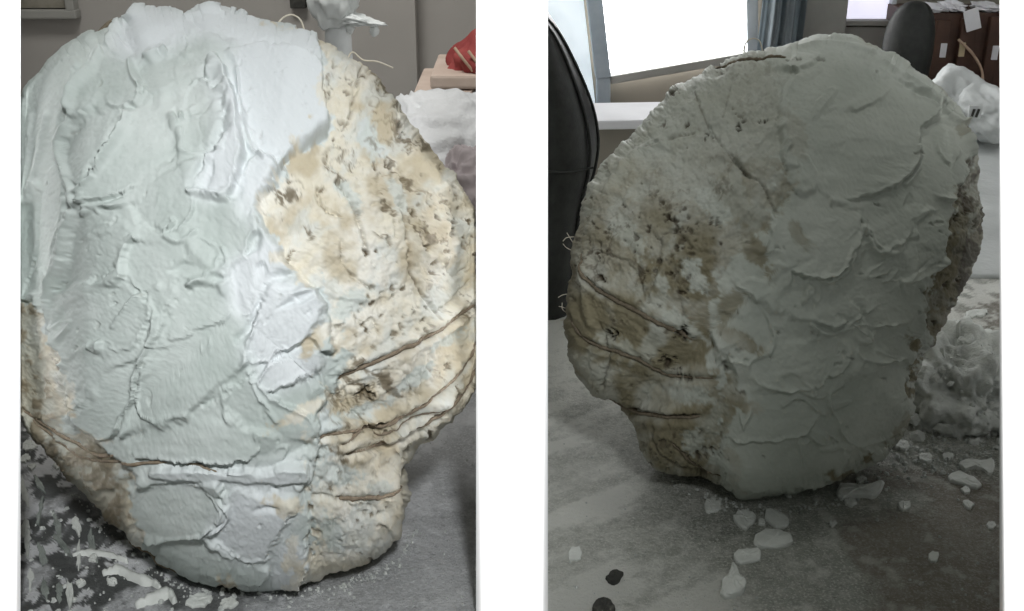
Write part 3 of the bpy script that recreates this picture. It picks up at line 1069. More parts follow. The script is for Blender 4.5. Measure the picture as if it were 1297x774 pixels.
DABS_L = [
    # polygon, height, gradient (mm per px), edge width, lip, lip direction
    ([(118, 70), (101, 134), (81, 188), (62, 235), (30, 262), (4, 262), (6, 170), (30, 104), (70, 80)], 0.004, (0.045, 0.00), 5, 0.0010, (0.3, -1)),
    ([(26, 262), (60, 240), (84, 200), (100, 250), (96, 275), (80, 340), (66, 372), (40, 378), (6, 372), (4, 280)], 0.0035, (0.045, 0.0), 4, 0.0012, (1, 0.2)),
    ([(50, 80), (90, 52), (126, 44), (128, 62), (90, 86), (60, 104), (34, 118)], 0.0045, (0.03, -0.01), 3, 0.0014, (-0.6, -0.8)),
    ([(144, 60), (175, 22), (202, 16), (249, 30), (262, 48), (246, 64), (214, 72), (168, 82), (140, 74)], 0.0042, (0.02, -0.02), 3, 0.0018, (-0.5, -0.9)),
    ([(232, 26), (262, 10), (300, 24), (345, 38), (362, 60), (330, 72), (290, 66), (258, 54)], 0.0045, (0.02, -0.02), 3, 0.0018, (0, -1)),
    ([(340, 38), (386, 44), (408, 62), (408, 92), (382, 90), (352, 74)], 0.0045, (0.03, -0.02), 3, 0.0014, None),
    ([(170, 82), (222, 71), (265, 81), (264, 101), (235, 116), (188, 123), (175, 108)], 0.0035, (0.02, 0.05), 2.6, 0.0018, (-1, -0.3)),
    ([(144, 87), (168, 84), (188, 124), (181, 141), (144, 148), (136, 128)], 0.0050, (0.03, 0.03), 2.6, 0.0014, (0.8, 0.6)),
    ([(112, 84), (142, 86), (138, 128), (122, 146), (104, 158), (104, 130)], 0.0055, (-0.03, 0.03), 3, 0.0014, (-1, 0)),
    ([(84, 188), (101, 161), (124, 141), (141, 146), (153, 158), (155, 181), (134, 208), (111, 239), (104, 232)], 0.0045, (0.05, 0.04), 2.6, 0.0012, (-1, -0.2)),
    ([(114, 245), (150, 200), (162, 160), (170, 146), (202, 138), (216, 144), (232, 168), (235, 195), (215, 215), (181, 235), (151, 256), (108, 262)], 0.0056, (-0.055, -0.02), 2.6, 0.0016, (-1, 0.2)),
    ([(232, 118), (265, 104), (282, 128), (284, 161), (279, 195), (242, 197), (232, 161), (228, 134)], 0.0046, (0.06, 0.01), 2.4, 0.0016, (-0.8, -0.6)),
    ([(205, 122), (232, 118), (230, 150), (234, 170), (218, 146)], 0.0030, (0.05, 0.02), 2.4, 0.0006, None),
    ([(165, 265), (181, 250), (215, 222), (242, 205), (262, 206), (250, 240), (255, 253), (245, 277), (222, 304), (185, 294)], 0.0048, (0.03, -0.03), 2.6, 0.0018, (-0.2, 1)),
    ([(108, 262), (150, 256), (180, 240), (170, 262), (150, 266), (120, 268)], 0.0062, (-0.02, 0.02), 2.4, 0.0012, (0, 1)),
    ([(101, 268), (141, 265), (168, 274), (183, 295), (170, 306), (161, 334), (148, 351), (111, 361), (74, 374), (87, 334)], 0.0034, (0.035, -0.015), 2.4, 0.0018, (-1, 0.1)),
    ([(165, 302), (215, 304), (228, 311), (249, 331), (215, 354), (188, 374), (161, 345)], 0.0038, (0.02, 0.03), 2.4, 0.0008, (-1, 0)),
    ([(71, 391), (134, 358), (188, 374), (202, 395), (192, 428), (158, 455), (131, 428), (101, 455), (81, 442)], 0.0040, (0.025, 0.01), 2.6, 0.0010, (0.8, 0.4)),
    ([(232, 307), (252, 297), (276, 311), (284, 331), (269, 351), (249, 337)], 0.0050, (-0.05, 0.03), 2.4, 0.0018, (1, -0.3)),
    ([(192, 376), (212, 358), (235, 361), (226, 392), (210, 420), (194, 442), (190, 424), (204, 396)], 0.0058, (0.05, 0.02), 2.0, 0.0016, (-1, 0.2)),
    ([(238, 362), (270, 352), (292, 372), (300, 402), (256, 420), (214, 434), (226, 400)], 0.0042, (0.01, 0.03), 2.4, 0.0010, None),
    ([(255, 258), (302, 253), (329, 274), (323, 324), (286, 336), (276, 307), (249, 284)], 0.0048, (0.05, -0.02), 3, 0.0014, (0.8, 0.5)),
    ([(84, 452), (130, 434), (160, 458), (134, 470), (118, 484), (124, 506), (92, 516), (80, 490)], 0.0036, (0.03, 0.02), 2.4, 0.0010, (0, 1)),
    ([(118, 482), (134, 468), (188, 445), (175, 485), (176, 510), (152, 552), (120, 552), (92, 530), (126, 504)], 0.0044, (-0.04, 0.01), 2.4, 0.0018, (1, 0.3)),
    ([(178, 475), (195, 445), (255, 421), (296, 405), (323, 462), (290, 486), (262, 510), (222, 528), (186, 534), (176, 505)], 0.0050, (0.015, 0.02), 2.4, 0.0018, (-1, 0.2)),
    ([(160, 552), (180, 534), (226, 528), (262, 512), (300, 530), (336, 545), (322, 582), (235, 580), (180, 578)], 0.0046, (0.02, 0.03), 2.8, 0.0014, (0.1, 1)),
    ([(270, 510), (326, 470), (340, 496), (392, 520), (404, 548), (368, 556), (330, 542), (296, 530)], 0.0048, (0.02, -0.02), 2.6, 0.0014, (0.5, -0.8)),
    ([(186, 592), (235, 584), (300, 590), (384, 582), (394, 604), (330, 612), (276, 604), (206, 604)], 0.0070, (0.01, -0.06), 2.6, 0.0016, (0, -1)),
    ([(160, 640), (178, 612), (213, 606), (273, 609), (290, 647), (258, 670), (213, 685), (167, 677)], 0.0030, (0.03, 0.03), 2.6, 0.0018, (1, 0.1)),
    ([(288, 612), (340, 612), (384, 624), (372, 650), (356, 672), (345, 702), (300, 700), (262, 674), (290, 650)], 0.0062, (0.05, 0.0), 2.8, 0.0020, (-1, 0.2)),
    ([(170, 682), (258, 672), (300, 702), (345, 706), (336, 738), (250, 730), (200, 706)], 0.0042, (0.02, 0.06), 3, 0.0014, None),
    ([(346, 704), (362, 664), (384, 676), (398, 702), (394, 728), (368, 738), (336, 738)], 0.0058, (0.05, 0.03), 2.6, 0.0016, None),
    # the thick bright smears down the middle
    ([(262, 70), (289, 88), (298, 128), (310, 158), (318, 195), (302, 235), (289, 257), (245, 250), (249, 228), (272, 204), (283, 188), (286, 141), (266, 111)], 0.0105, (0.09, -0.03), 3.0, 0.0026, (-1, 0.5)),
    ([(276, 66), (330, 70), (384, 78), (408, 104), (424, 158), (392, 184), (362, 204), (336, 206), (314, 170), (304, 130), (292, 96)], 0.0085, (0.07, -0.05), 2.8, 0.0014, (-0.8, 0.8)),
    ([(300, 258), (318, 200), (352, 206), (356, 228), (336, 250), (332, 284), (302, 286)], 0.0068, (0.05, 0.0), 3, 0.0016, None),
    ([(302, 284), (330, 282), (352, 304), (384, 346), (340, 360), (334, 382), (312, 404), (298, 398), (288, 336), (322, 324), (330, 290)], 0.0066, (0.06, -0.02), 3, 0.0014, (-1, 0.3)),
    ([(337, 358), (394, 349), (412, 381), (413, 401), (386, 430), (327, 467), (308, 442), (332, 384)], 0.0090, (0.04, -0.03), 2.8, 0.0022, (-0.8, 0.8)),
    ([(325, 474), (367, 442), (402, 428), (418, 446), (408, 466), (367, 487), (335, 497)], 0.0078, (0.03, -0.02), 2.6, 0.0018, (-0.6, 0.9)),
]
for i, (poly, z, g, w, lip, ld) in enumerate(DABS_L):
    relL.dab(poly, z, g, w, lip, 8.5, 0.0005, lipdir=ld)
for line, h, w in (([(131, 74), (108, 120), (102, 150), (86, 186), (98, 224), (106, 258)], 0.0042, 3.4), ([(168, 150), (160, 181), (138, 214), (112, 244)], 0.0036, 4.6),
                   ([(100, 272), (88, 320), (70, 376)], 0.0042, 3.6), ([(70, 382), (66, 430), (80, 462)], 0.003, 3.2),
                   ([(168, 84), (176, 110), (190, 124)], 0.0024, 2.6), ([(230, 170), (238, 198), (282, 196)], 0.0018, 2.2),
                   ([(245, 246), (268, 250), (290, 256)], 0.0035, 3.2), ([(300, 100), (306, 140), (318, 190), (336, 206)], 0.0022, 2.6),
                   ([(205, 400), (200, 425), (176, 470), (174, 505), (152, 548)], 0.0026, 2.8), ([(175, 22), (168, 30), (150, 46)], 0.002, 3),
                   ([(240, 30), (264, 20), (282, 28)], 0.002, 3.4), ([(260, 510), (292, 494), (326, 470)], -0.0022, 1.8), ([(365, 203), (392, 186), (424, 162)], -0.0025, 2.0),
                   ([(215, 300), (232, 308), (250, 296)], 0.002, 2.2), ([(265, 348), (290, 336), (284, 316)], 0.002, 2.4), ([(286, 620), (292, 650), (262, 672)], 0.003, 2.6),
                   ([(180, 580), (235, 582), (290, 590)], -0.004, 2.2), ([(352, 530), (330, 500), (318, 470)], 0.0016, 2.2),
                   ([(60, 250), (54, 320), (34, 372)], -0.002, 3), ([(46, 150), (38, 230), (22, 300)], 0.002, 4), ([(72, 150), (56, 210), (40, 256)], 0.002, 4)):
    relL.ridge(line, h, w)
for k in range(46):
    t = rs.uniform()
    bx = np.interp(t, np.linspace(0, 1, 9), [430, 424, 372, 352, 400, 428, 420, 404, 400]) + abs(rs.normal(0, 28)) - 6
    by = np.interp(t, np.linspace(0, 1, 9), [90, 160, 215, 290, 355, 430, 500, 570, 700]) + rs.normal(0, 14)
    relL.dab(ell_px(bx, by, rs.uniform(5, 17), rs.uniform(3, 8), rs.normal(2.2, 0.7), rs), 0.003, (0, 0), 2.2, 0.0006, 6, 0.0004, own=False, label=False, opac=rs.uniform(0.7, 1))
for k in range(34):
    bx, by = rs.uniform(40, 400), rs.uniform(40, 720)
    if relL.lab[int((by - relL.y0) / relL.step), int((bx - relL.x0) / relL.step)] < 0:
        continue
    relL.dab(ell_px(bx, by, rs.uniform(14, 34), rs.uniform(6, 13), rs.normal(2.1, 0.8), rs), rs.uniform(0.0035, 0.0062), rs.normal(0, 0.05, 2), 2.2, rs.uniform(0.0006, 0.0016), 6, 0.0006,
              own=False, label=False, opac=rs.uniform(0.35, 0.7))
# grooves in which the binding strands lie, small torn specks in the coat
for k in range(90):
    x, y = rs.uniform(70, 400), rs.uniform(60, 720)
    a = rs.uniform(1.8, 2.8)
    relL.pit(x, y, rs.uniform(1.0, 2.2), 0.0012, rs.uniform(0.0, 0.35), rs.uniform(1.5, 4.5), a)
nd = len(DABS_L)
relL.finish(coreH, coreS, coreT, {4, 5, 6, 28, 30, 32} | set(range(nd - 5, nd + 1)), sstep(0, 14, rimd) * (0.45 + 0.8 * (n1 - 0.3)), PATCH_L)  # rim also gets a grey film, its shade put into the colour
relL.tint = coreT
relL.H += 0.0004 * (fbm(X / 3.2, Y / 3.2, 251, 3) - 0.5) * 2

mouldL = Mould(OUT_L, C_L, 0.905, 0.150, 0.15, (0.92, 0.85), 580, 100)
rootL = thing('plaster_mould', G(330, 735), 'bright head-shaped plaster mould with white knife dabs and cream stained right side', 'plaster mould')
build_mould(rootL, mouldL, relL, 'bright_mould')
for i, (pts, r) in enumerate(TW_L):
    twine(rootL, mouldL, pts, r, 'twine', None, 300 + i)


def strand(root, pts, rad, mat, name, seed=0):
    V, Q = tube(catmull(np.asarray(pts, float), 8), rad, 6, 0.05, seed)
    return link(bpy.data.objects.new(name, np_mesh(name, V, Q, mat)), root)


DT = 0.905
strand(rootL, [W(x, y, DT) for x, y in ((349, 42), (352, 30), (361, 21), (371, 19), (381, 26), (387, 44))], 0.0008, 'fibre', 'thread_loop')
strand(rootL, [W(x, y, DT) for x, y in ((438, 82), (446, 66), (460, 76), (478, 78), (498, 86))], 0.0007, 'fibre', 'loose_thread')
strand(rootL, [W(x, y, DT - .01) for x, y in ((126, 42), (138, 30), (148, 26), (152, 32))], 0.0022, 'dark_twine', 'loose_twine_end')

# ================================================================== right mould
OUT_R = [(945, 70), (980, 66), (1005, 62), (1030, 52), (1060, 49), (1090, 54), (1112, 70), (1140, 82), (1165, 100), (1187, 116), (1202, 132), (1216, 152), (1231, 180),
         (1238, 205), (1241, 235), (1245, 265), (1244, 300), (1236, 330), (1226, 355), (1211, 385), (1197, 410), (1186, 427), (1170, 452),
         (1157, 482), (1156, 508), (1150, 538), (1130, 560), (1100, 584), (1060, 604), (1010, 618), (975, 623), (940, 626), (912, 613), (890, 606),
         (850, 598), (828, 590), (812, 570), (808, 545), (798, 524), (772, 512), (748, 500), (731, 480), (722, 440), (716, 405), (717, 370),
         (722, 320), (734, 280), (744, 240), (765, 206), (795, 180), (815, 155), (835, 130), (860, 108), (890, 90), (915, 76)]
C_R = (985, 335)
relR = Relief(690, 1270, 30, 650, 0.8, 500)
X, Y = relR.X, relR.Y
n1 = fbm(X / 55, Y / 55, 601, 5)
n2 = fbm(X / 15, Y / 15, 605, 5, 0.6)
relR.H = 0.009 * (n1 - 0.5) + 0.0055 * (n2 - 0.5)
low = sstep(190, 330, Y + 60 * (n1 - 0.5) + 0.12 * (X - 850))
relR.tint = np.clip(0.15 + low * 0.8, 0, 1) * sstep(0.30, 0.58, fbm(X / 44, Y / 44, 615, 5))
relR.tint = np.maximum(relR.tint, sstep(1150, 1200, X) * 0.6)
relR.stain = np.maximum(sstep(0.59, 0.72, fbm(X / 9, Y / 11, 621, 5, 0.65)) * 0.85, veins(X, Y, 24, 30, 627) * 0.6) * sstep(0.44, 0.58, fbm(X / 60, Y / 60, 625, 3)) * (0.3 + 0.7 * low)
relR.stain = np.maximum(relR.stain, sstep(1170, 1215, X) * sstep(0.46, 0.60, fbm(X / 12, Y / 20, 631, 4)) * 0.9)
rr = relR.rng
for k in range(45):
    x, y = rr.uniform(715, 985), rr.uniform(80, 600)
    r = rr.uniform(1.1, 3.0)
    relR.pit(x, y, r, r * 0.0006, rr.uniform(0.4, 1.0), rr.uniform(1, 2.6), rr.uniform(0, 3.1))
for cx, cy, sd, n in ((790, 310, 22, 20), (860, 330, 22, 22), (890, 290, 16, 14), (830, 400, 24, 12), (830, 580, 18, 16), (880, 575, 14, 14), (1205, 380, 20, 24), (1225, 270, 12, 20), (850, 270, 20, 14)):
    for k in range(n):
        x, y = rr.normal(cx, sd), rr.normal(cy, sd)
        r = rr.uniform(1.2, 3.2)
        relR.pit(x, y, r, r * 0.0006, rr.uniform(0.5, 1.0), rr.uniform(1, 2.4), rr.uniform(0, 3.1))
for x, y, r, e, a in ((937, 159, 4, 1.6, -0.4), (966, 152, 3.6, 1.5, 0), (897, 175, 4.5, 1, 0), (847, 276, 5, 1, 0), (774, 422, 6, 1.0, 1), (846, 456, 6, 2.2, 0.5), (862, 370, 4, 1.5, 0), (866, 424, 7, 1.3, 0.5),
                      (920, 465, 4, 2.5, 0.5), (870, 478, 3.5, 5.0, 0.05), (762, 352, 4, 1.6, 0.5), (870, 155, 3, 1, 0), (854, 118, 4, 1.6, -.6), (1168, 410, 5, 1.2, 0), (990, 290, 3, 2.6, .8)):
    relR.pit(x, y, r, r * 0.0009, 1.0, e, a)
for line, h, w, s_ in (([(878, 112), (888, 140), (900, 165), (925, 200), (950, 226)], -0.0025, 2.4, 0.6), ([(925, 195), (945, 222), (965, 235), (978, 262), (1000, 296)], -0.0025, 2.4, 0.65),
                       ([(820, 188), (850, 175), (880, 168)], -0.002, 2.2, 0.45), ([(858, 292), (840, 300), (835, 330), (822, 380)], -0.002, 2.2, 0.65),
                       ([(850, 292), (865, 300), (880, 316), (905, 322)], -0.002, 2.2, 0.6), ([(862, 330), (858, 360), (866, 400), (868, 420)], -0.002, 2.2, 0.65),
                       ([(760, 320), (790, 330), (810, 352), (820, 385)], -0.002, 2.2, 0.5), ([(915, 150), (925, 110), (935, 95)], -0.002, 2.0, 0.3),
                       ([(800, 515), (840, 526), (885, 524)], -0.0035, 3.0, 0.6), ([(830, 540), (828, 560), (850, 585), (890, 600)], -0.0025, 2.6, 0.6),
                       ([(740, 340), (742, 380), (752, 410)], 0.003, 6, 0), ([(760, 410), (770, 450), (762, 490)], -0.003, 3, 0.5), ([(835, 180), (800, 200), (770, 240)], 0.003, 6, 0)):
    relR.ridge(line, h, w, 0, s_)
TW_R = [([(736, 322), (742, 348), (756, 366), (790, 385), (822, 402), (850, 416), (878, 430)], 0.0026),
        ([(720, 398), (732, 418), (756, 438), (800, 452), (832, 466), (852, 476), (910, 479)], 0.0024),
        ([(770, 510), (806, 522), (850, 529), (888, 527)], 0.0026),
        ([(906, 82), (940, 77), (970, 77), (996, 80)], 0.0026),
        ([(850, 560), (880, 590), (912, 606)], 0.0020)]
for pts_, r_ in TW_R:
    relR.ridge(pts_, -0.0022, r_ * 1500, 0, 0.35)
for pts_, r_ in TW_R[:3]:
    relR.ridge(np.asarray(pts_) + (1, -9), 0.0016, 6)
    relR.ridge(np.asarray(pts_) + (-1, 9), 0.0010, 5)
COAT_R = [(1000, 30), (1060, 20), (1220, 120), (1226, 150), (1232, 185), (1218, 225), (1210, 280), (1192, 330), (1180, 378), (1164, 420), (1146, 480), (1170, 560),
          (1000, 650), (912, 640), (904, 560), (900, 528), (906, 502), (932, 474), (916, 458), (886, 424), (896, 380), (916, 345), (930, 306), (962, 280), (996, 252),
          (990, 200), (974, 152), (984, 112), (1020, 92), (960, 96), (930, 90)]
coreH, coreS, coreT = relR.H.copy(), relR.stain.copy(), relR.tint.copy()
relR.dab(COAT_R, 0.0036, (0, 0), 4.0, 0.0008, 7, 0.0003, own=False)
coat_mask = relR.lab == 0
keep, keep_t, keep_s = relR.H.copy(), relR.tint.copy(), relR.stain.copy()
rs = np.random.default_rng(9)
for k in range(70):
    x, y = rs.uniform(890, 1220), rs.uniform(60, 620)
    a = rs.normal(2.3, 0.8)
    L_, w_ = rs.uniform(22, 46), rs.uniform(10, 22)
    t = np.linspace(0, 2 * math.pi, 11)[:-1]
    ra = rs.uniform(0.75, 1.2, 10)
    ex = np.cos(t) * L_ * ra
    ey = np.sin(t) * w_ * ra
    poly = np.stack([x + ex * math.cos(a) - ey * math.sin(a), y + ex * math.sin(a) + ey * math.cos(a)], -1)
    relR.dab(poly, 0.0042 + rs.uniform(-0.0012, 0.0016), rs.normal(0, 0.05, 2), rs.uniform(2, 5), rs.uniform(0.0003, 0.0012), 7, 0.0006, own=False, ang=a)
relR.H = np.where(coat_mask, relR.H, keep)
relR.tint = np.where(coat_mask, relR.tint, keep_t)
relR.stain = np.where(coat_mask, relR.stain, keep_s)
relR.lab = np.where(coat_mask, 0, -1).astype(np.int32)
DABS_R = [
    ([(1000, 66), (1030, 54), (1062, 52), (1092, 58), (1112, 76), (1090, 84), (1056, 78), (1020, 80)], 0.0036, (0.02, -0.01), 3, 0.0014, (0, -1)),
    ([(1090, 74), (1140, 86), (1186, 118), (1206, 142), (1194, 146), (1150, 118), (1108, 96)], 0.0062, (0.05, -0.05), 2.6, 0.0016, (-0.4, 0.9)),
    ([(984, 128), (1014, 98), (1067, 84), (1110, 100), (1150, 122), (1190, 144), (1158, 165), (1161, 201), (1141, 235), (1081, 258), (1030, 248), (997, 201)], 0.0046, (0.012, 0.008), 3, 0.0016, (1, 0.5)),
    ([(1158, 168), (1196, 146), (1220, 168), (1226, 208), (1212, 248), (1190, 262), (1141, 255), (1161, 208)], 0.0036, (0.03, 0.015), 3, 0.0010, None),
    ([(976, 262), (1030, 252), (1091, 262), (1087, 294), (1077, 324), (1061, 351), (1037, 354), (1007, 352), (983, 336), (962, 300)], 0.0056, (0.01, 0.03), 2.8, 0.0018, (0.5, 0.8)),
    ([(1091, 262), (1150, 256), (1196, 266), (1164, 276), (1138, 307), (1124, 321), (1104, 317), (1092, 292)], 0.0048, (0.02, 0.02), 2.6, 0.0018, (-0.2, 1)),
    ([(1091, 296), (1104, 320), (1124, 324), (1140, 309), (1168, 276), (1200, 270), (1202, 307), (1185, 351), (1141, 358), (1081, 351)], 0.0034, (0.02, 0.0), 2.6, 0.0012, None),
    ([(983, 358), (1040, 362), (1091, 384), (1083, 408), (1047, 421), (1027, 408), (980, 396)], 0.0050, (0.01, 0.03), 2.6, 0.0018, (0.2, 1)),
    ([(1090, 366), (1140, 364), (1178, 356), (1172, 380), (1148, 405), (1128, 411), (1084, 414)], 0.0042, (0.01, 0.03), 2.6, 0.0016, (0.2, 1)),
    ([(1081, 417), (1128, 413), (1150, 407), (1172, 384), (1168, 412), (1152, 448), (1114, 462), (1081, 458)], 0.0040, (0.015, 0.03), 2.6, 0.0014, (0, 1)),
    ([(886, 425), (912, 398), (940, 366), (956, 366), (979, 415), (979, 448), (935, 455), (900, 448)], 0.0044, (-0.03, 0.02), 2.4, 0.0014, (1, 0)),
    ([(922, 362), (952, 348), (984, 362), (986, 400), (972, 398), (946, 372)], 0.0056, (0.03, 0.02), 2.4, 0.0012, None),
    ([(950, 455), (1000, 425), (1046, 424), (1078, 440), (1064, 470), (1010, 498), (944, 482)], 0.0044, (0.01, 0.03), 2.6, 0.0014, (0.2, 1)),
    ([(1066, 474), (1110, 464), (1146, 466), (1150, 520), (1120, 560), (1080, 566), (1050, 530), (1046, 500)], 0.0040, (0.02, 0.02), 2.6, 0.0014, (-0.5, 0.8)),
    ([(908, 500), (956, 484), (1012, 500), (1044, 520), (1010, 552), (960, 560), (912, 548)], 0.0038, (0.005, 0.03), 2.6, 0.0016, (0.4, 1)),
    ([(912, 556), (960, 564), (1014, 556), (1050, 540), (1078, 570), (1056, 600), (980, 620), (930, 620)], 0.0040, (0.0, 0.04), 2.6, 0.0014, None),
]
for poly, z, g, w, lip, ld in DABS_R:
    relR.dab(poly, z, g, w, lip, 8.0, 0.0005, lipdir=ld)
for line, h, w in (([(1000, 66), (1050, 60), (1100, 72)], 0.0015, 3), ([(1112, 86), (1150, 112), (1192, 144), (1216, 160)], 0.003, 3), ([(1158, 168), (1190, 148)], -0.002, 2.2),
                   ([(1215, 170), (1226, 210), (1208, 280), (1190, 335), (1178, 380), (1160, 424)], 0.003, 4), ([(1091, 288), (1104, 317), (1124, 321)], 0.002, 2.2),
                   ([(1160, 190), (1158, 215), (1142, 236)], 0.002, 2.4), ([(1088, 290), (1076, 326), (1060, 352), (1036, 356)], 0.0026, 2.6),
                   ([(1024, 410), (1048, 422), (1084, 408)], 0.002, 2.4), ([(990, 510), (1010, 500), (1040, 520)], 0.0018, 2.2), ([(1040, 565), (1090, 556), (1130, 540)], 0.0018, 2.4)):
    relR.ridge(line, h, w)
for k in range(70):
    bx, by = rs.uniform(900, 1200), rs.uniform(70, 610)
    if relR.lab[int((by - relR.y0) / relR.step), int((bx - relR.x0) / relR.step)] < 0:
        continue
    relR.dab(ell_px(bx, by, rs.uniform(14, 34), rs.uniform(6, 13), rs.normal(2.1, 0.8), rs), rs.uniform(0.0035, 0.0062), rs.normal(0, 0.05, 2), 2.2, rs.uniform(0.0006, 0.0016), 6, 0.0006,
              own=False, label=False, opac=rs.uniform(0.35, 0.7))
for k in range(40):
    t = rs.uniform()
    bx = np.interp(t, np.linspace(0, 1, 8), [985, 980, 990, 935, 900, 890, 915, 900]) - abs(rs.normal(0, 26)) + 6
    by = np.interp(t, np.linspace(0, 1, 8), [95, 150, 230, 300, 380, 430, 490, 580]) + rs.normal(0, 14)
    relR.dab(ell_px(bx, by, rs.uniform(5, 17), rs.uniform(3, 8), rs.normal(2.2, 0.7), rs), 0.003, (0, 0), 2.2, 0.0006, 6, 0.0004, own=False, label=False, opac=rs.uniform(0.7, 1))
for k in range(60):
    x, y = rs.uniform(910, 1210), rs.uniform(80, 600)
    relR.pit(x, y, rs.uniform(1.0, 2.4), 0.0014, rs.uniform(0.1, 0.8), rs.uniform(1.5, 4.0), rs.uniform(-0.6, 0.8))
relR.finish(coreH, coreS, coreT, {1, 2}, sstep(280, 150, Y + 130 * (n2 - 0.5) + 120 * (n1 - 0.5)) * 0.55, PATCH_R)
relR.tint = coreT
relR.H += 0.0004 * (fbm(X / 3.2, Y / 3.2, 651, 3) - 0.5) * 2
mouldR = Mould(OUT_R, C_R, 1.030, 0.125, 0.15, (0.88, 0.80), 560, 500)
rootR = thing('plaster_mould', G(930, 620), 'dim grey-green head-shaped plaster mould with dark stained left side, beside scattered chips', 'plaster mould')
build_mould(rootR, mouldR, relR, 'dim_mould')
for i, (pts, r) in enumerate(TW_R):
    twine(rootR, mouldR, pts, r, 'dark_twine', None, 400 + i)
strand(rootR, [W(x, y, 1.03) for x, y in ((942, 72), (944, 56), (952, 49), (962, 52), (966, 66))], 0.0007, 'fibre', 'thread_loop')
rs = np.random.default_rng(77)
for k, (x, y, dx, dy) in enumerate(((722, 318, -9, -8), (724, 310, -6, -12), (718, 404, -8, 2), (717, 392, -9, -6), (720, 410, -8, 6), (723, 300, -10, 2), (719, 372, -12, 3), (717, 398, -5, -12))):
    strand(rootR, [W(x + 4, y, 1.03), W(x + dx * .5 + rs.normal(0, 1), y + dy * .5, 1.028), W(x + dx, y + dy + rs.normal(0, 2), 1.026)], 0.00035, 'fibre', 'loose_fibre', k)


# ================================================================== chips, lumps and debris on the right bench
def chip(poly, h, label, mat='chip', seed=0, group=None, name='plaster_chip', cat='plaster chip', dome=0.2):
    """an outline on the bench (pixels) given thickness, a softly domed top and a broken edge"""
    P = chaikin(poly, 1)
    P = P + np.random.default_rng(seed + 5).normal(0, 0.8, P.shape)
    W3 = G(P[:, 0], P[:, 1])
    h = h * 0.55
    c = W3.mean(0)
    rng = np.random.default_rng(seed)
    n = len(P)
    rings = [(1.0, -0.002), (1.03, 0.45 * h), (0.99, 0.85 * h), (0.90, h), (0.5, h * (1 + dome * 0.3)), (0.2, h * (1 + dome * 0.2))]
    V = []
    for s_, z in rings:
        jit = rng.normal(0, 0.012, n)
        q = c[:2] + (W3[:, :2] - c[:2]) * (s_ + jit)[:, None]
        V.append(np.column_stack([q, np.full(n, z) + (rng.normal(0, 0.10 * h, n) if z > 0 else 0)]))
    V = np.vstack(V + [[[c[0], c[1], h * (1 + dome)]]])
    Q = []
    for i in range(len(rings) - 1):
        for j in range(n):
            j2 = (j + 1) % n
            Q.append((i * n + j, i * n + j2, (i + 1) * n + j2, (i + 1) * n + j))
    bm = bmesh.new()
    vs = [bm.verts.new(p) for p in V]
    for q in Q:
        bm.faces.new([vs[k] for k in q])
    m = len(rings) - 1
    for j in range(n):
        bm.faces.new((vs[m * n + j], vs[m * n + (j + 1) % n], vs[-1]))
    o = mesh_obj(name, bm, mat, None, False, label=label, cat=cat, group=group)
    return o


def ell(x, y, a, b, ang=0.0, n=9, seed=0, j=0.14):
    rng = np.random.default_rng(seed)
    t = np.linspace(0, 2 * math.pi, n, endpoint=False)
    r = 1 + rng.uniform(-j, j, n)
    ex, ey = a * np.cos(t) * r, b * np.sin(t) * r
    return np.stack([x + ex * math.cos(ang) - ey * math.sin(ang), y + ex * math.sin(ang) + ey * math.cos(ang)], -1)


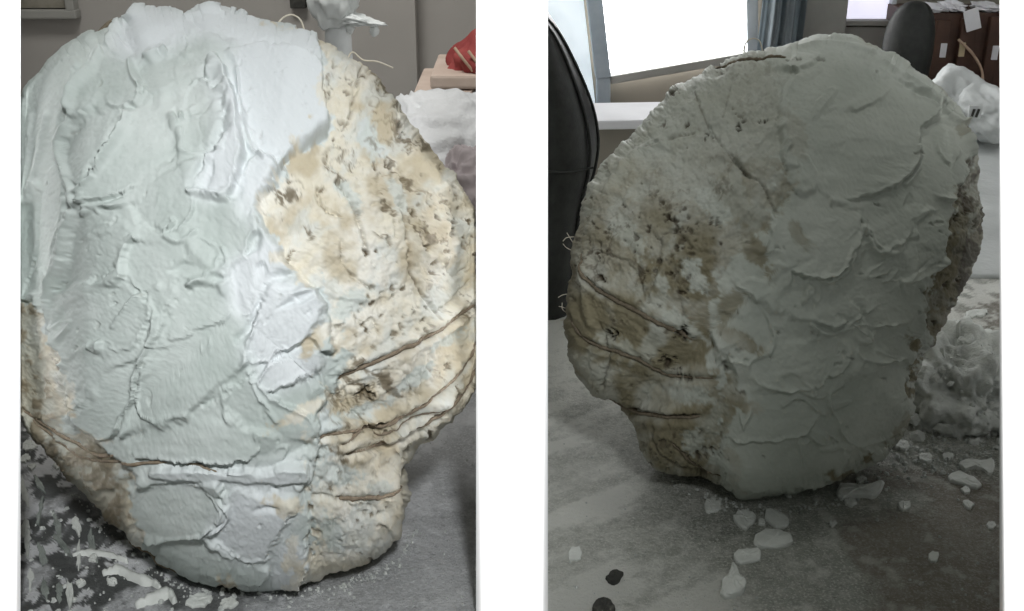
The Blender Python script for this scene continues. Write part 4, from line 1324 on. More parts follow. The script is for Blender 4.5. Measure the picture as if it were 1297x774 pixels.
CHIPS = [
    (ell(902, 641, 11, 9, 0, 9, 1), .004, 'small round plaster chip lying alone in front of the dim mould'),
    (ell(943, 659, 15, 12, 0, 8, 2), .006, 'broad roundish plaster chip in front of the dim mould, next to a pointed one'),
    ([(968, 648), (978, 646), (1000, 657), (999, 668), (984, 672), (971, 662)], .006, 'pointed wedge-shaped plaster chip in front of the dim mould'),
    ([(952, 690), (957, 678), (974, 673), (990, 676), (1003, 679), (1003, 690), (988, 694), (968, 698)], .007, 'long two-lobed plaster chip behind the trail of pieces'),
    ([(927, 706), (934, 698), (948, 699), (962, 697), (964, 709), (950, 715), (934, 716)], .006, 'oblong plaster chip just behind the pear-shaped lump'),
    ([(924, 730), (926, 718), (931, 720), (937, 735), (944, 742), (942, 752), (928, 758), (914, 758), (913, 744)], .011, 'pear-shaped plaster lump at the end of the trail of chips'),
    ([(1060, 622), (1066, 615), (1084, 618), (1104, 616), (1120, 612), (1116, 622), (1108, 632), (1090, 630), (1070, 632), (1060, 630)], .008, 'long ragged plaster chip close by the foot of the dim mould'),
    (ell(1077, 637, 9, 5, 0, 8, 5), .004, 'small flat plaster chip tucked against the long ragged one'),
    (ell(1091, 609, 7, 4, 0, 8, 6), .004, 'tiny plaster chip under the edge of the dim mould'),
    (ell(1145, 641, 8, 6, 0, 8, 7), .004, 'small round plaster chip on bare bench between the ragged and the oblong chips'),
    (ell(1172, 581, 9, 6, 0, 8, 8), .005, 'small plaster chip at the edge of the rough plaster heap'),
    (ell(1200, 579, 7, 4, 0, 8, 9), .004, 'tiny plaster chip below the rough plaster heap'),
    ([(1200, 604), (1214, 600), (1232, 605), (1243, 614), (1240, 621), (1224, 616), (1206, 613)], .006, 'oblong plaster chip in front of the forked one'),
    ([(1213, 588), (1228, 584), (1246, 586), (1258, 581), (1258, 596), (1252, 604), (1246, 594), (1232, 594), (1220, 597)], .006, 'forked plaster chip near the white end wall'),
    (ell(1223, 622, 6, 4, 0, 8, 12), .004, 'tiny plaster chip touching the oblong one near the white end wall'),
    (ell(1226, 640, 7, 5, 0, 8, 13), .004, 'small plaster chip on bare bench in front of the oblong one'),
    (ell(1255, 666, 6, 4, 0, 8, 14), .003, 'tiny plaster chip near the foot of the white end wall'),
    (ell(964, 662, 5, 4, 0.6, 7, 15), .004, 'tiny plaster crumb squeezed between two larger chips'),
    (ell(1182, 706, 7, 7, 0, 8, 16), .0025, 'small flat plaster chip alone on the dark bare bench'),
    (ell(1055, 664, 5, 4, 0, 8, 17), .003, 'tiny plaster crumb in front of the long ragged chip'),
    (ell(1143, 566, 9, 6, 0.2, 8, 18), .006, 'plaster crumb in the shadow under the dim mould'),
    (ell(998, 625, 7, 5, 0.2, 6, 19), .006, 'small angular plaster crumb at the foot of the dim mould'),
    (ell(728, 702, 9, 10, 0, 8, 20), .002, 'pale flat plaster chip on the wiped side of the dim bench'),
]
for i, (p, h, lab) in enumerate(CHIPS):
    chip(p, h, lab, seed=60 + i)
chip(ell(778, 733, 11, 8, -0.3, 8, 31, .25), .008, 'small black lump on the wiped bench', 'dark_bit', 31, None, 'black_lump', 'lump')
chip(ell(766, 775, 15, 11, 0.1, 8, 32, .2), .010, 'larger black lump at the front of the dim bench', 'dark_bit', 32, None, 'black_lump', 'lump')

# heap of dried plaster behind the right mould
hc = G(1218, 560)
hx, hy = hc[0] + 0.03, hc[1] + 0.10
heap = thing('plaster_heap', (hx, hy, 0), 'rough crumbly heap of white plaster beside the dim mould', 'plaster heap')
lump('heap_body', (hx, hy, 0.0), (0.078, 0.09, 0.070), 'crust', heap, 3, 0.34, 3.0, 6, octaves=8, zmin=-0.002)
rh = np.random.default_rng(404)
hv, hf = [], []
ico = bmesh.new()
bmesh.ops.create_icosphere(ico, subdivisions=1, radius=1)
iv = np.array([v.co[:] for v in ico.verts])
ifc = np.array([[v.index for v in f.verts] for f in ico.faces])
ico.free()
for k in range(420):
    d = rh.normal(0, 1, 3)
    d[2] = abs(d[2])
    d /= np.linalg.norm(d)
    r = 0.0015 + 0.009 * rh.random() ** 3.5
    out = rh.uniform(0.86, 1.12) if rh.random() < 0.75 else rh.uniform(1.1, 1.5)
    c = np.array([hx + d[0] * 0.080 * out, hy + d[1] * 0.092 * out, max(0.0, d[2] * 0.070 * min(out, 1.06))])
    if out > 1.12:
        c[2] = r * 0.3
    sc = r * rh.uniform(0.4, 1.5, 3)
    q = iv * sc * rh.uniform(0.55, 1.25, (len(iv), 1))
    an = rh.uniform(0, 6.28)
    q = np.column_stack([q[:, 0] * math.cos(an) - q[:, 1] * math.sin(an), q[:, 0] * math.sin(an) + q[:, 1] * math.cos(an), q[:, 2]])
    hf.append(ifc + len(hv) * len(iv))
    hv.append(q + c)
me = np_mesh('loose_lumps', np.vstack(hv), np.vstack(hf), 'crust', False)
link(bpy.data.objects.new('loose_lumps', me), heap, kind='stuff')
for i, (x, y, a, b) in enumerate(((1213, 418, 18, 6), (1236, 398, 14, 5), (1246, 425, 14, 5), (1206, 440, 14, 5), (1250, 446, 10, 5))):
    chip(ell(x, y, a, b, -0.1, 9, 40 + i), .006, ['long pale plaster flake behind the heap, next to the mould', 'pale plaster flake below the white sheet',
         'flat plaster flake between heap and white sheet', 'plaster flake leaning toward the mould behind the heap', 'small plaster flake by the white end wall behind the heap'][i], 'chip', 90 + i, name='plaster_flake', cat='plaster flake')


# tiny crumbs on both benches: nobody could count them
def crumbs(name, pts, label, mat, seed):
    rng = np.random.default_rng(seed)
    V, Fq = [], []
    for (p, r) in pts:
        b = len(V)
        a0 = rng.uniform(0, 6.28)
        h = r * rng.uniform(0.5, 1.0)
        for k in range(5):
            a = a0 + k * 1.2566
            rr_ = r * rng.uniform(0.65, 1.2)
            V.append((p[0] + rr_ * math.cos(a), p[1] + rr_ * math.sin(a), -0.001))
        for k in range(5):
            a = a0 + k * 1.2566 + 0.3
            rr_ = r * rng.uniform(0.4, 0.8)
            V.append((p[0] + rr_ * math.cos(a), p[1] + rr_ * math.sin(a), h * rng.uniform(0.7, 1.1)))
        V.append((p[0], p[1], h * 1.1))
        for k in range(5):
            k2 = (k + 1) % 5
            Fq += [(b + k, b + k2, b + 5 + k2), (b + k, b + 5 + k2, b + 5 + k), (b + 5 + k, b + 5 + k2, b + 10)]
    me = np_mesh(name, np.array(V), np.array(Fq), mat, False)
    return link(bpy.data.objects.new(name, me), None, label, 'crumbs', None, 'stuff')


rng = np.random.default_rng(21)
pts = []
for k in range(240):
    t = rng.uniform(0, 1)
    line = np.array([(90, 620), (150, 700), (230, 742), (330, 750), (420, 742), (500, 706), (526, 660)])
    q = np.array([np.interp(t, np.linspace(0, 1, 7), line[:, 0]), np.interp(t, np.linspace(0, 1, 7), line[:, 1])]) + np.abs(rng.normal(0, 1, 2)) * (5, 9)
    pts.append((G(*q), 0.0005 + 0.0018 * rng.random() ** 2.5))
for k in range(140):
    pts.append((G(rng.uniform(30, 300), rng.uniform(640, 790)), 0.0006 + 0.0025 * rng.random() ** 2))
for k in range(160):
    pts.append((G(rng.uniform(500, 612), rng.uniform(520, 780)), 0.0004 + 0.0008 * rng.random() ** 3))
simple('crumb', (0.42, 0.44, 0.42), (0.58, 0.60, 0.57), 90, 0.9, 0)
crumbs('plaster_crumbs', pts, 'fine plaster crumbs scattered round the foot of the bright mould', 'crumb', 1)
pts = []
for k in range(200):
    pts.append((G(rng.uniform(700, 1262), rng.uniform(560, 780)), 0.0004 + 0.0014 * rng.random() ** 3))
for k in range(160):
    pts.append((G(rng.normal(1180, 50), rng.normal(575, 18)), rng.uniform(0.0008, 0.003)))
for k in range(120):
    t = rng.uniform()
    pts.append((G(830 + 300 * t, 600 + 40 * math.sin(t * 3) + rng.uniform(0, 12)), rng.uniform(0.0006, 0.002)))
crumbs('plaster_crumbs', pts, 'fine plaster crumbs scattered over the dim bench', 'crumb', 2)

# splattered folds and strips of dried plaster in the messy corner of the left bench
simple('grimy_sheet', (0.16, 0.18, 0.165), (0.36, 0.39, 0.36), 38, 0.55, 0.6, 0.004, detail=8)


def strip(poly_line, w, h, label, mat, seed, name='plaster_strip', cat='plaster strip'):
    L = catmull(poly_line, 6)
    rng = np.random.default_rng(seed)
    n = len(L)
    Wd = w * (0.35 + 0.65 * np.sin(np.linspace(0.15, math.pi - 0.15, n))) * (1 + 0.15 * rng.standard_normal(n))
    T = np.gradient(L, axis=0)
    Nn = np.stack([-T[:, 1], T[:, 0]], -1)
    Nn /= np.linalg.norm(Nn, axis=1)[:, None]
    poly = np.vstack([L + Nn * Wd[:, None], (L - Nn * Wd[:, None])[::-1]])
    W3 = G(poly[:, 0], poly[:, 1])
    ctr = G(L[:, 0], L[:, 1])
    bm = bmesh.new()
    rows = []
    for i in range(n):
        a, b = W3[i], W3[2 * n - 1 - i]
        c = ctr[i]
        hh = h * (0.5 + 0.5 * rng.random())
        rows.append([bm.verts.new(p) for p in ((a[0], a[1], -.001), tuple(.6 * a[:2] + .4 * c[:2]) + (hh * .8,), (c[0], c[1], hh), tuple(.6 * b[:2] + .4 * c[:2]) + (hh * .7,), (b[0], b[1], -.001))])
    for r0, r1 in zip(rows[:-1], rows[1:]):
        for k in range(4):
            bm.faces.new((r0[k], r0[k + 1], r1[k + 1], r1[k]))
    bm.faces.new(rows[0])
    bm.faces.new(rows[-1][::-1])
    return mesh_obj(name, bm, mat, None, True, label=label, cat=cat)


STRIPS = [([(130, 728), (150, 722), (172, 732), (196, 740), (204, 748)], 6, .006, 'curled plaster strip on the dark messy corner, next to the mould foot', 'chip'),
          ([(172, 768), (196, 758), (214, 752), (222, 764)], 7, .007, 'bent plaster strip at the front of the messy corner', 'chip'),
          ([(92, 704), (112, 700), (140, 704), (162, 712)], 4, .004, 'thin plaster sliver lying behind the curled strip', 'chip')]
for i, (ln, w, h, lab, mt) in enumerate(STRIPS):
    strip(ln, w, h, lab, mt, 700 + i)
rsm = np.random.default_rng(88)
for k in range(22):
    x = 34 + (k % 6) * 20 + rsm.uniform(-7, 7)
    y = 618 + (k // 6) * 42 + rsm.uniform(-14, 14)
    if x > 60 + 0.62 * (y - 600):
        continue
    chip(ell(x, y, rsm.uniform(11, 24), rsm.uniform(2.2, 5.5), 1.45 + rsm.normal(0, 0.3), 12, 950 + k, 0.4), rsm.uniform(0.0015, 0.004), 'grimy grey plaster streak dried on the dark wet corner of the bright bench' if k % 3 else 'pale thin plaster streak dried on the dark wet corner of the bright bench',
         'grimy_sheet' if k % 3 else 'chip', 950 + k, 'grimy plaster streaks in the dark corner' if k % 3 else 'pale plaster streaks in the dark corner', 'plaster_streak', 'plaster streak')
BLOBS = [((38, 565), 9, 6), ((32, 582), 6, 5), ((40, 592), 6, 3), ((76, 590), 8, 5), ((102, 740), 7, 4), ((142, 737), 7, 4), ((118, 708), 6, 4), ((84, 574), 6, 4),
         ((252, 762), 16, 8), ((290, 765), 12, 6)]
BL = ['flat plaster splat against the white end wall behind the bright mould rim', 'small plaster splat below the flat one at the end wall', 'sliver-like plaster splat at the end wall, lowest of three',
      'oval plaster splat at the edge of the bright mould rim', 'small plaster blob at the edge of the dark wet corner', 'small plaster blob touching the curled strip', 'small plaster blob by the thin sliver',
      'tiny plaster splat under the dirty rim of the bright mould', 'broad plaster blob in front of the bright mould foot', 'flat plaster blob next to the broad one in front of the bright mould']
for i, ((x, y), a, b) in enumerate(BLOBS):
    chip(ell(x, y, a, b, -0.2, 9, 200 + i), .004, BL[i], 'chip', 200 + i, name='plaster_splat', cat='plaster splat')

# ================================================================== left background
fr = thing('framed_picture', atY(56, 12, LBY - 0.01), 'dark framed picture on the grey wall behind the bright mould', 'picture')
p0 = atY(10, 17, LBY - 0.012)
p1 = atY(93, 17, LBY - 0.012)
mesh_obj('picture_panel', box((p0[0] + p1[0]) / 2, LBY - 0.012, p0[2] + 0.10, p1[0] - p0[0] - 0.02, 0.01, 0.18), 'picture', fr)
for nm, cx, cz, sx, sz in (('frame_rail', (p0[0] + p1[0]) / 2, p0[2], p1[0] - p0[0] + .02, 0.016), ('frame_rail', (p0[0] + p1[0]) / 2, p0[2] + .2, p1[0] - p0[0] + .02, 0.016),
                           ('frame_stile', p0[0], p0[2] + .1, .016, .19), ('frame_stile', p1[0], p0[2] + .1, .016, .19)):
    mesh_obj(nm, box(cx, LBY - 0.014, cz, sx, 0.026, sz, 0, 0.003), 'grey_panel', fr)

# dark slot and pilaster on the wall behind the post
pa = atY(385, 40, LBY)
mesh_obj('wall_pilaster', box(atY(470, 40, LBY)[0] - 0.0, LBY - 0.02, 0.5, 0.17, 0.04, 2.6), 'grey_wall', label='plain grey pilaster on the wall behind the plaster-topped post', cat='pilaster')
pd_ = atY(379, 6, LBY - .004)
mesh_obj('cable_trunking', box(pd_[0], LBY - 0.01, pd_[2] + 0.15, 0.028, 0.02, 0.31, 0, 0.002), 'dark_bit', label='dark strip of cable trunking high on the grey wall', cat='trunking')  # dark strip put where the wall only has a gap

# post with a lump of plaster
YP = 1.45
pc = atY(428, 40, YP)
post = thing('stand_post', (pc[0], YP, 0), 'pale post crowned with dripping white plaster, standing behind the bright mould', 'post')
bm = bmesh.new()
for z0, z1, r0, r1 in ((-0.002, 0.012, 0.055, 0.052), (0.0, 0.46, 0.0185, 0.0165)):
    bmesh.ops.create_cone(bm, cap_ends=True, segments=28, radius1=r0, radius2=r1, depth=z1 - z0, matrix=__import__('mathutils').Matrix.Translation((pc[0], YP, (z0 + z1) / 2)))
mesh_obj('post_shaft', bm, 'grey_metal', post, True)
c0 = atY(424, 6, YP - 0.01)
lump('plaster_lump', (c0[0], YP - 0.008, c0[2] + 0.012), (0.030, 0.03, 0.042), 'wet_plaster', post, 12, 0.35, 2.2, 4)
c1 = atY(452, 28, YP - 0.012)
bm = bmesh.new()
bmesh.ops.create_icosphere(bm, subdivisions=4, radius=1)
for v in bm.verts:
    d = v.co.copy()
    k = (d.x + 1) / 2
    r = 1 + 0.35 * mnoise.fractal(d * 2.4 + Vector((3, 8, 1)), 1, 2, 4)
    v.co = Vector((c1[0] + 0.032 * d.x * r, YP - 0.012 + 0.02 * d.y * r, c1[2] - 0.010 * k * k + 0.006 + (0.010 - 0.006 * k) * d.z * r))
mesh_obj('plaster_flange', bm, 'wet_plaster', post, True)
for i, (x, y) in enumerate(((443, 34), (474, 38))):
    q = atY(x, y, YP - 0.014)
    lump('plaster_drip', (q[0], YP - 0.014, q[2]), (0.006, 0.006, 0.009), 'wet_plaster', post, 20 + i, 0.3, 2, 3)


# crumpled white sheet bundle and crate with a red bag
def cloth_bundle(name, px0, px1, pytop, Y, depth, label, mat, seed, cat, amp=0.10):
    a = atY(px0, pytop, Y)
    b = atY(px1, pytop, Y)
    cx = (a[0] + b[0]) / 2
    hw = (b[0] - a[0]) / 2
    ht = a[2]
    bm = bmesh.new()
    bmesh.ops.create_icosphere(bm, subdivisions=6, radius=1)
    for v in bm.verts:
        d = v.co.copy()
        sx = math.copysign(abs(d.x) ** 0.7, d.x)
        sz = math.copysign(abs(d.z) ** 0.75, d.z)
        q = Vector((d.x * 2.2 + d.z * 0.8 + seed, d.y * 2.2, d.z * 1.1 - d.x * 0.7))
        rg = 0
        am = 1
        f = 1.0
        for _ in range(4):
            rg += am * (0.5 - abs(mnoise.noise(q * f + Vector((seed, 2, 5)))) * 2)
            am *= 0.52
            f *= 2.0
        r = 1 + amp * rg
        p = Vector((cx + sx * hw * r, Y + d.y * depth * r, ht * 0.45 + sz * ht * 0.5 * r))
        p.z = max(p.z, -0.002)
        p.x = min(p.x, -XC - 0.004) if cx < 0 else max(p.x, XC + 0.004)
        v.co = p
    return mesh_obj(name, bm, mat, None, True, label=label, cat=cat)


cloth_bundle('sheet_bundle', 455, 660, 108, 1.36, 0.13, 'crumpled white plastic sheet bundle standing behind the bright mould', 'white_cloth', 4.0, 'sheet')
cloth_bundle('cloth_bundle', 548, 640, 178, 1.22, 0.07, 'crumpled mauve-grey cloth in front of the white sheet bundle', 'mauve_cloth', 11.0, 'cloth', 0.10)
YB = 1.62
ba = atY(524, 112, YB)
bb = atY(616, 128, YB)
cr = thing('wooden_crate', (-0.10, YB + 0.06, 0), 'pale wooden crate behind the white sheet bundle', 'crate')
xw0, xw1 = ba[0], -XC - 0.006
mesh_obj('crate_body', box((xw0 + xw1) / 2, YB + 0.07, (bb[2] - 0.002) / 2, xw1 - xw0 - 0.02, 0.16, bb[2] + 0.002, 0, 0.003), 'wood', cr)
for k, (zz, dx) in enumerate(((bb[2] + 0.012, 0.010), (bb[2] + 0.034, -0.012))):
    bmx = box((xw0 + xw1) / 2 - dx, YB + 0.06, zz, xw1 - xw0 - 0.006 - abs(dx) * 2, 0.19, 0.020, R(-3 * (1 - k * 2) * .0), 0.004)
    mesh_obj('board', bmx, 'tray_wood', cr)
rz = bb[2] + 0.044
rc = atY(603, 90, YB)
bag = thing('red_bag', (rc[0], YB + 0.06, rz), 'red ribbed cloth bag lying on the wooden crate', 'bag')
bm = bmesh.new()
bmesh.ops.create_uvsphere(bm, u_segments=72, v_segments=28, radius=1)
for v in bm.verts:
    d = v.co.copy()
    an = math.atan2(d.y, d.x)
    rb = 1 + 0.05 * math.cos(an * 18 + d.z * 2) + 0.22 * mnoise.noise(d * 2.2)
    x = rc[0] + 0.012 + d.x * 0.056 * rb
    v.co = Vector((min(x, -XC - 0.004), YB + 0.05 + d.y * 0.07 * rb, max(rz - 0.001, rz + 0.012 + d.z * 0.040 * rb + 0.012 * d.x)))
mesh_obj('bag_body', bm, 'red_cloth', bag, True)
for k in range(3):
    a0 = np.array([rc[0] - 0.030 + 0.020 * k, YB - 0.016 - 0.004 * k, rz + 0.036 - 0.004 * k])
    strand(bag, [a0, a0 + (0.012, -0.008, -0.014), a0 + (0.026, -0.006, -0.032)], 0.0025, 'wood', 'bag_cord', k)

# ================================================================== right background
YW = 2.98


def quad_y(pts, Y):
    return [(p[0], p[2]) for p in (atY(x, y, Y) for x, y in pts)]


win = thing('window', (atY(845, 90, YW)[0], YW, atY(845, 90, YW)[2]), 'bright blown-out daylight window with grey frame, tilted above the dim mould', 'window')
up = (-0.145, 1.0)              # the sash leans a little


def lean(px, py, dz, Y):
    p = atY(px, py, Y)
    return (p[0] + up[0] * dz, p[2] + up[1] * dz)


HW = 1.15
bl = atY(772, 92, YW)
br = atY(941, 62, YW)
tl = (bl[0] + up[0] * HW, bl[2] + HW)
tr = (br[0] - 0.10 * HW, br[2] + HW)
mesh_obj('pane', prism([(bl[0], bl[2]), (br[0], br[2]), tr, tl], YW - 0.005, YW + 0.01), 'day_pane', win)


def bar(a, b, w, y0, y1, mat, nm, par):
    a = np.array(a)
    b = np.array(b)
    t = (b - a) / np.linalg.norm(b - a)
    n = np.array([-t[1], t[0]]) * w / 2
    return mesh_obj(nm, prism([a - n, b - n, b + n, a + n], y0, y1, 0.003), mat, par)


bar((bl[0] - 0.02, bl[2] - 0.005), (tl[0] - 0.02, tl[1]), 0.040, YW - 0.06, YW - 0.006, 'frame_paint', 'mullion', win)
bar((br[0] + 0.018, br[2] - 0.02), (tr[0] + 0.018, tr[1]), 0.030, YW - 0.055, YW - 0.006, 'pale_frame', 'window_stile', win)
bar((bl[0] - 0.0, bl[2] - 0.012), (br[0] + 0.01, br[2] - 0.012), 0.022, YW - 0.05, YW - 0.006, 'grey_panel', 'sill', win)
bar((tl[0] - 0.04, tl[1] + .01), (tr[0] + 0.03, tr[1] + .01), 0.04, YW - 0.05, YW - 0.006, 'pale_frame', 'window_head', win)
# frosted side light with its own stile running down to the ledge
fl_b = atY(765, 150, YW)
fl_l = atY(684, 150, YW)
mesh_obj('frosted_pane', prism([(fl_l[0] - .05, fl_l[2]), (fl_b[0] - .02, fl_b[2]), (tl[0] - 0.045, tl[1]), (max(XC, tl[0] - .25), tl[1])], YW - 0.012, YW + 0.008), 'frosted_pane', win)
bar((fl_b[0] - 0.004, fl_b[2]), (bl[0] - 0.02, bl[2] - 0.004), 0.036, YW - 0.056, YW - 0.006, 'frame_paint', 'lower_mullion', win)

# white ledge
YL = 1.85
lp = quad_y([(755, 150), (826, 148), (790, 162), (755, 172)], YL)
a, b = atY(752, 150, YL), atY(850, 150, YL)
ledge = thing('window_ledge', (a[0], YL, 0), 'brown box-like ledge with white top, on the bench under the window', 'ledge')
mesh_obj('ledge_body', box((a[0] + b[0]) / 2, YL + 0.08, (a[2] - 0.019) / 2, b[0] - a[0], 0.10, a[2] - 0.017, 0, 0.003), 'brown_wall', ledge)
mesh_obj('ledge_top', box((a[0] + b[0]) / 2, YL + 0.075, a[2] - 0.011, b[0] - a[0] + 0.02, 0.15, 0.016, R(5), 0.003), 'paper', ledge)

# black padded chair back standing beside the border wall
YC = 1.32
edge = [(694, 34), (708, 50), (722, 72), (738, 104), (750, 132), (759, 158), (764, 184), (765, 205), (761, 232), (752, 262), (744, 300), (740, 350), (738, 400), (736, 440), (735, 462)]
E = np.array([atY(x, y, YC) for x, y in edge])
E = catmull(E[:, [0, 2]], 3)
nE = len(E)
ch = thing('chair_back', (XC + 0.05, YC + 0.1, 0), 'black padded leather chair back standing against the white partition', 'chair back')
bm = bmesh.new()
rows = []
zt = E[0, 1]
for i in range(nE):
    x1, z = E[i]
    z = max(z, -0.002)
    x0 = XC + 0.001
    row = []
    for k in range(15):
        t = k / 14 * math.pi
        # a padded half-round section from the border wall to the outer edge and back
        wx = (x1 - x0)
        xx = x0 + wx * math.sin(t) ** 0.55 * (1 + 0.012 * mnoise.noise(Vector((k * .5, i * .35, 2))))
        yy = YC + 0.13 - 0.14 * math.cos(t)
        row.append(bm.verts.new((xx, yy, z)))
    rows.append(row)
for r0, r1 in zip(rows[:-1], rows[1:]):
    for k in range(14):
        bm.faces.new((r0[k], r0[k + 1], r1[k + 1], r1[k]))
bm.faces.new(rows[0])
bm.faces.new(rows[-1][::-1])
for r0, r1 in zip(rows[:-1], rows[1:]):
    bm.faces.new((r0[0], r1[0], r1[14], r0[14]))
mesh_obj('cushion', bm, 'black_leather', ch, True)
for k, off in enumerate((0.30, 0.62)):
    pl = [(XC + 0.001 + (E[i, 0] - XC) * (math.sin(off * math.pi * .5 + 0.25)) ** 0.55 * 1.01, YC + 0.13 - 0.14 * math.cos(off * math.pi * .5 + .25) - 0.002, max(E[i, 1], 0)) for i in range(nE)]
    strand(ch, pl[::3], 0.0022, 'black_leather', 'piping', k)
fz = atY(740, 218, YC - .01)
strand(ch, [(XC + 0.004, YC - 0.008, fz[2] + .002), (XC + 0.04, YC - 0.012, fz[2]), (XC + 0.072, YC + 0.0, fz[2] + 0.003)], 0.0015, 'black_leather', 'seam', 5)

# wall panels and a second window
def panel(name, x0, x1, y0, y1, Y, th, mat, label=None, cat=None, parent=None, kind=None, ztop=None):
    a = atY(x0, y1, Y)
    b = atY(x1, y1, Y)
    zt = atY(x0, y0, Y)[2] if ztop is None else ztop
    return mesh_obj(name, box((a[0] + b[0]) / 2, Y + th / 2, (a[2] + zt) / 2, b[0] - a[0], th, zt - a[2], 0, 0.003), mat, parent, label=label, cat=cat, kind=kind)


cur = thing('curtain', (atY(1000, 100, 2.85)[0], 2.85, -0.02), 'blue-grey curtain hanging beside the bright window', 'curtain')
ca, cb = atY(956, 90, 2.85), atY(1010, 90, 2.85)
bm = bmesh.new()
prev = None
for i in range(61):
    u = i / 60
    x = ca[0] + (cb[0] - ca[0]) * u
    y = 2.86 + 0.016 * math.sin(u * 16) + 0.006 * math.sin(u * 41 + 1)
    col_ = [bm.verts.new((x + 0.01 * math.sin(z * 5), y + 0.004 * math.sin(z * 9 + u * 7), z)) for z in np.linspace(-0.10, 1.35, 12)]
    if prev:
        for k in range(11):
            bm.faces.new((prev[k], col_[k], col_[k + 1], prev[k + 1]))
    prev = col_
bmesh.ops.solidify(bm, geom=list(bm.faces), thickness=0.004)
mesh_obj('curtain_cloth', bm, 'blue_curtain', cur, True)
panel('wall_board', 1008, 1064, 0, 100, 2.90, 0.03, 'grey_panel', 'plain grey-brown wall board between curtain and far window', 'wall board', ztop=1.3)
w2 = thing('far_window', (atY(1092, 28, 2.97)[0], 2.97, 0.2), 'lilac-white far window above the grey dado panel', 'window')
panel('pane', 1064, 1128, 0, 27, 2.965, 0.02, 'lilac_pane', parent=w2, ztop=0.75)
panel('sill', 1058, 1130, 26, 33, 2.93, 0.05, 'grey_panel', parent=w2)
panel('window_stile', 1059, 1065, 0, 28, 2.94, 0.04, 'pale_frame', parent=w2, ztop=0.75)
panel('window_stile', 1127, 1133, 0, 28, 2.94, 0.04, 'pale_frame', parent=w2, ztop=0.75)
panel('dado_panel', 1052, 1128, 34, 130, 2.94, 0.03, 'grey_panel', 'grey dado panel under the far window', 'panel')

# dark rounded chair back behind the bench
YO = 2.62
oc = atY(1154, 54, YO)
oc2 = thing('office_chair', (oc[0], YO, FLOOR), 'black round-backed chair standing in front of the brown cabinet', 'chair')
bm = bmesh.new()
bmesh.ops.create_uvsphere(bm, u_segments=36, v_segments=24, radius=1)
for v in bm.verts:
    d = v.co.copy()
    v.co = Vector((oc[0] + math.copysign(abs(d.x) ** 0.8, d.x) * 0.060, YO + d.y * 0.035 + 0.02 * d.x * d.x, oc[2] - 0.02 + math.copysign(abs(d.z) ** 0.85, d.z) * 0.115))
mesh_obj('backrest', bm, 'black_leather', oc2, True)
mesh_obj('back_support', box(oc[0], YO + 0.04, (oc[2] - 0.08 - 0.4) / 2, 0.04, 0.02, oc[2] - 0.08 + 0.4, 0, 0.004), 'black_leather', oc2)
mesh_obj('seat', box(oc[0], YO + 0.16, -0.40, 0.40, 0.36, 0.07, 0, 0.02), 'black_leather', oc2)
for sx in (-0.16, 0.16):
    for sy in (0.02, 0.30):
        mesh_obj('leg', box(oc[0] + sx, YO + sy, (-0.435 + FLOOR) / 2, 0.03, 0.03, -0.435 - FLOOR, 0, 0.003), 'black_leather', oc2)

# brown cabinet with drawers, papers on top
YK = 2.74
ka, kb = atY(1160, 22, YK), atY(1290, 8, YK)
kz = atY(1200, 18, YK)[2]
cab = thing('brown_cabinet', ((ka[0] + kb[0]) / 2, YK + 0.1, FLOOR), 'dark reddish-brown wooden cabinet behind the bench', 'cabinet')
mesh_obj('cabinet_body', box((ka[0] + kb[0]) / 2, YK + 0.12, (kz + FLOOR) / 2, kb[0] - ka[0], 0.2, kz - FLOOR, 0, 0.003), 'cabinet_wood', cab)
for i, (x0, x1, y0, y1) in enumerate(((1178, 1206, 26, 98), (1209, 1240, 24, 98), (1243, 1272, 22, 108))):
    a, b = atY(x0, y1, YK), atY(x1, y0, YK)
    d = mesh_obj('cabinet_door', box((a[0] + b[0]) / 2, YK + 0.012, (a[2] + b[2]) / 2, b[0] - a[0], 0.018, b[2] - a[2], 0, 0.003), 'cabinet_wood', cab)
    h = atY((x0 + x1) / 2 + (3 if i != 1 else -6), (y0 + y1) / 2 + 2, YK)
    mesh_obj('label_plate', box(h[0], YK + 0.001, h[2], 0.014, 0.006, 0.034, 0, 0.001), 'brass' if i == 1 else 'paper', d)
s0 = atY(1214, 50, YK - 0.012)
s1 = atY(1244, 92, YK - 0.012)
stick = thing('thin_stick', s1, 'thin pale stick leaning on the brown cabinet', 'stick')
strand(stick, [s0, (s0 + s1) / 2 + (0.006, 0, 0.004), s1, s1 + (0.004, -0.01, -0.06)], 0.0035, 'wood', 'stick_rod')
rs = np.random.default_rng(3)
PAP = ['folded white paper lying on the cabinet, next to the black chair', 'crumpled white paper on the middle of the cabinet', 'white paper sheet hanging over the cabinet edge', 'stack of white paper at the far end of the cabinet']
for i, (x, y, w, h) in enumerate(((1188, 12, 34, 10), (1214, 8, 26, 13), (1226, 14, 18, 26), (1258, 8, 28, 12))):
    p = atY(x, y, YK + 0.03)
    sx = w / F * 2.72
    sz = h / F * 2.72
    if i == 2:
        bm = box(p[0], YK - 0.004, kz - sz * 0.25, sx, 0.006, sz, 0, 0.001, R(-18))
    else:
        bm = bmesh.new()
        bmesh.ops.create_icosphere(bm, subdivisions=3, radius=1)
        for v in bm.verts:
            d = v.co.copy()
            r = 1 + 0.5 * mnoise.noise(d * 2.5 + Vector((i * 5, 0, 0)))
            v.co = Vector((p[0] + d.x * sx * .55 * r, YK + 0.07 + d.y * 0.06 * r, max(kz - .001, kz + sz * 0.4 + d.z * sz * 0.5 * r)))
    mesh_obj('paper_sheet', bm, 'paper', None, False, label=PAP[i], cat='paper')

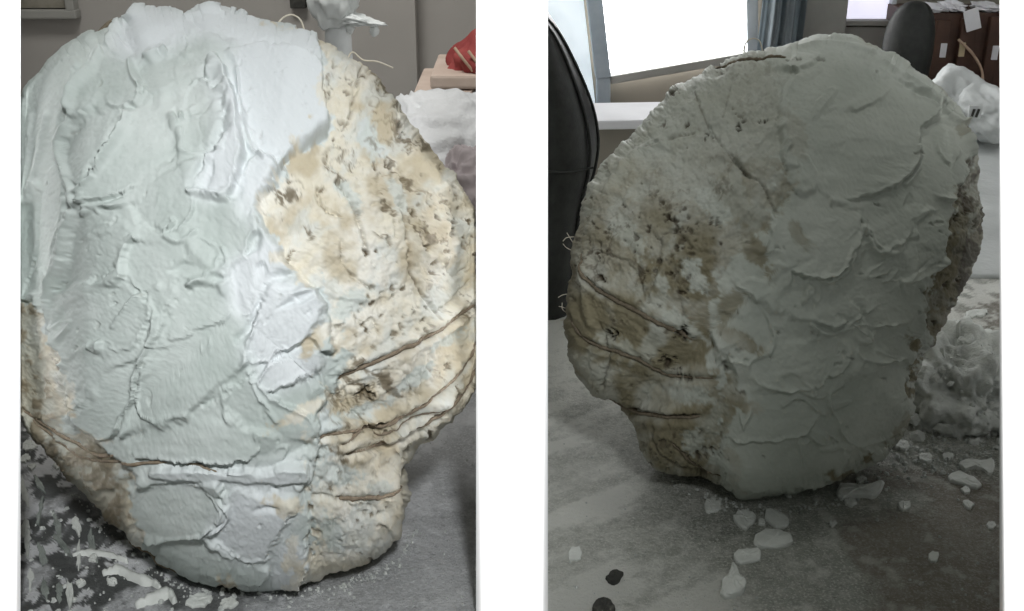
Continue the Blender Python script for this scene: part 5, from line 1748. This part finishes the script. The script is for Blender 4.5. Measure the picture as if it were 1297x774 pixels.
# white sheet draped on the far end of the bench, with crumpled bundles on it
sa, sb = G(1160, 372), G(1190, 150)
nx, ny = 90, 110
U, Vv = np.meshgrid(np.linspace(0, 1, nx), np.linspace(0, 1, ny))
y0, y1 = 1.46, 2.42
Yg = y0 + Vv * (y1 - y0)
x_in = 0.50 + 0.10 * Vv
x_out = XR + (Yg - 0.76) * KX * 0.93 - 0.02
Xg = x_in + U * (x_out - x_in)
Xg = Xg + 0.012 * (fbm(Vv * 9, U * 2, 811, 3) - .5) * (1 - U)
Yg = Yg + 0.03 * (fbm(U * 7, Vv * 2, 815, 3) - .5) * (1 - Vv)
Zg = 0.004 + 0.022 * fbm(Xg * 5, Yg * 9, 821, 4) * np.minimum(1, 6 * Vv) * np.minimum(1, 8 * U) + 0.05 * sstep(0.05, 0.6, Vv) * sstep(0.0, 0.25, U)
idx = np.arange(nx * ny).reshape(ny, nx)
Q = np.stack([idx[:-1, :-1], idx[:-1, 1:], idx[1:, 1:], idx[1:, :-1]], -1).reshape(-1, 4)
V = np.stack([Xg, Yg, Zg], -1).reshape(-1, 3)
V2 = V.copy()
V2[:, 2] = np.maximum(-0.002, V2[:, 2] - 0.01)
edge_i = np.concatenate([idx[0, :], idx[1:, -1], idx[-1, -2::-1], idx[-2:0:-1, 0]])
n0 = len(V)
Qs = [(edge_i[k], n0 + edge_i[k], n0 + edge_i[(k + 1) % len(edge_i)], edge_i[(k + 1) % len(edge_i)]) for k in range(len(edge_i))]
Qall = np.vstack([Q, Q[:, ::-1] + n0, np.array(Qs)])
me = np_mesh('white_sheet', np.vstack([V, V2]), Qall, 'dim_sheet')
link(bpy.data.objects.new('white_sheet', me), None, 'smooth white sheet spread over the far end of the dim bench', 'sheet')
for i, (x, y, rx, rz_, Yb) in enumerate(((1206, 132, 0.060, 0.062, 2.10), (1250, 136, 0.045, 0.045, 2.02))):
    p = atY(x, y, Yb)
    lump('cloth_bundle', (p[0], Yb, p[2] - 0.012), (rx, 0.09, rz_), 'dim_sheet', None, 34 + i, 0.42, 1.0, 5, octaves=5, zmin=0.02,
         label=('crumpled white bundle on the white sheet, under the thin stick', 'smaller crumpled white bundle by the white end wall, on the sheet')[i], cat='bundle')

# printed marks on the bundle wrapper
pm = atY(1236, 143, 1.93)
mk = thing('wrapper_tag', pm, 'small white wrapper tag with dark bars leaning on the white bundle', 'tag')
mesh_obj('tag_card', box(pm[0], 1.935, pm[2] + .0, 0.022, 0.003, 0.024), 'dim_sheet', mk)
for k in range(2):
    mesh_obj('printed_bar', box(pm[0] - 0.004 + 0.008 * k, 1.932, pm[2] - 0.001, 0.004, 0.002, 0.015, 0, 0, R(12)), 'dark_bit', mk)

print('objects', len(bpy.data.objects), 'tris', sum(len(o.data.polygons) * 2 for o in bpy.data.objects if o.type == 'MESH'))
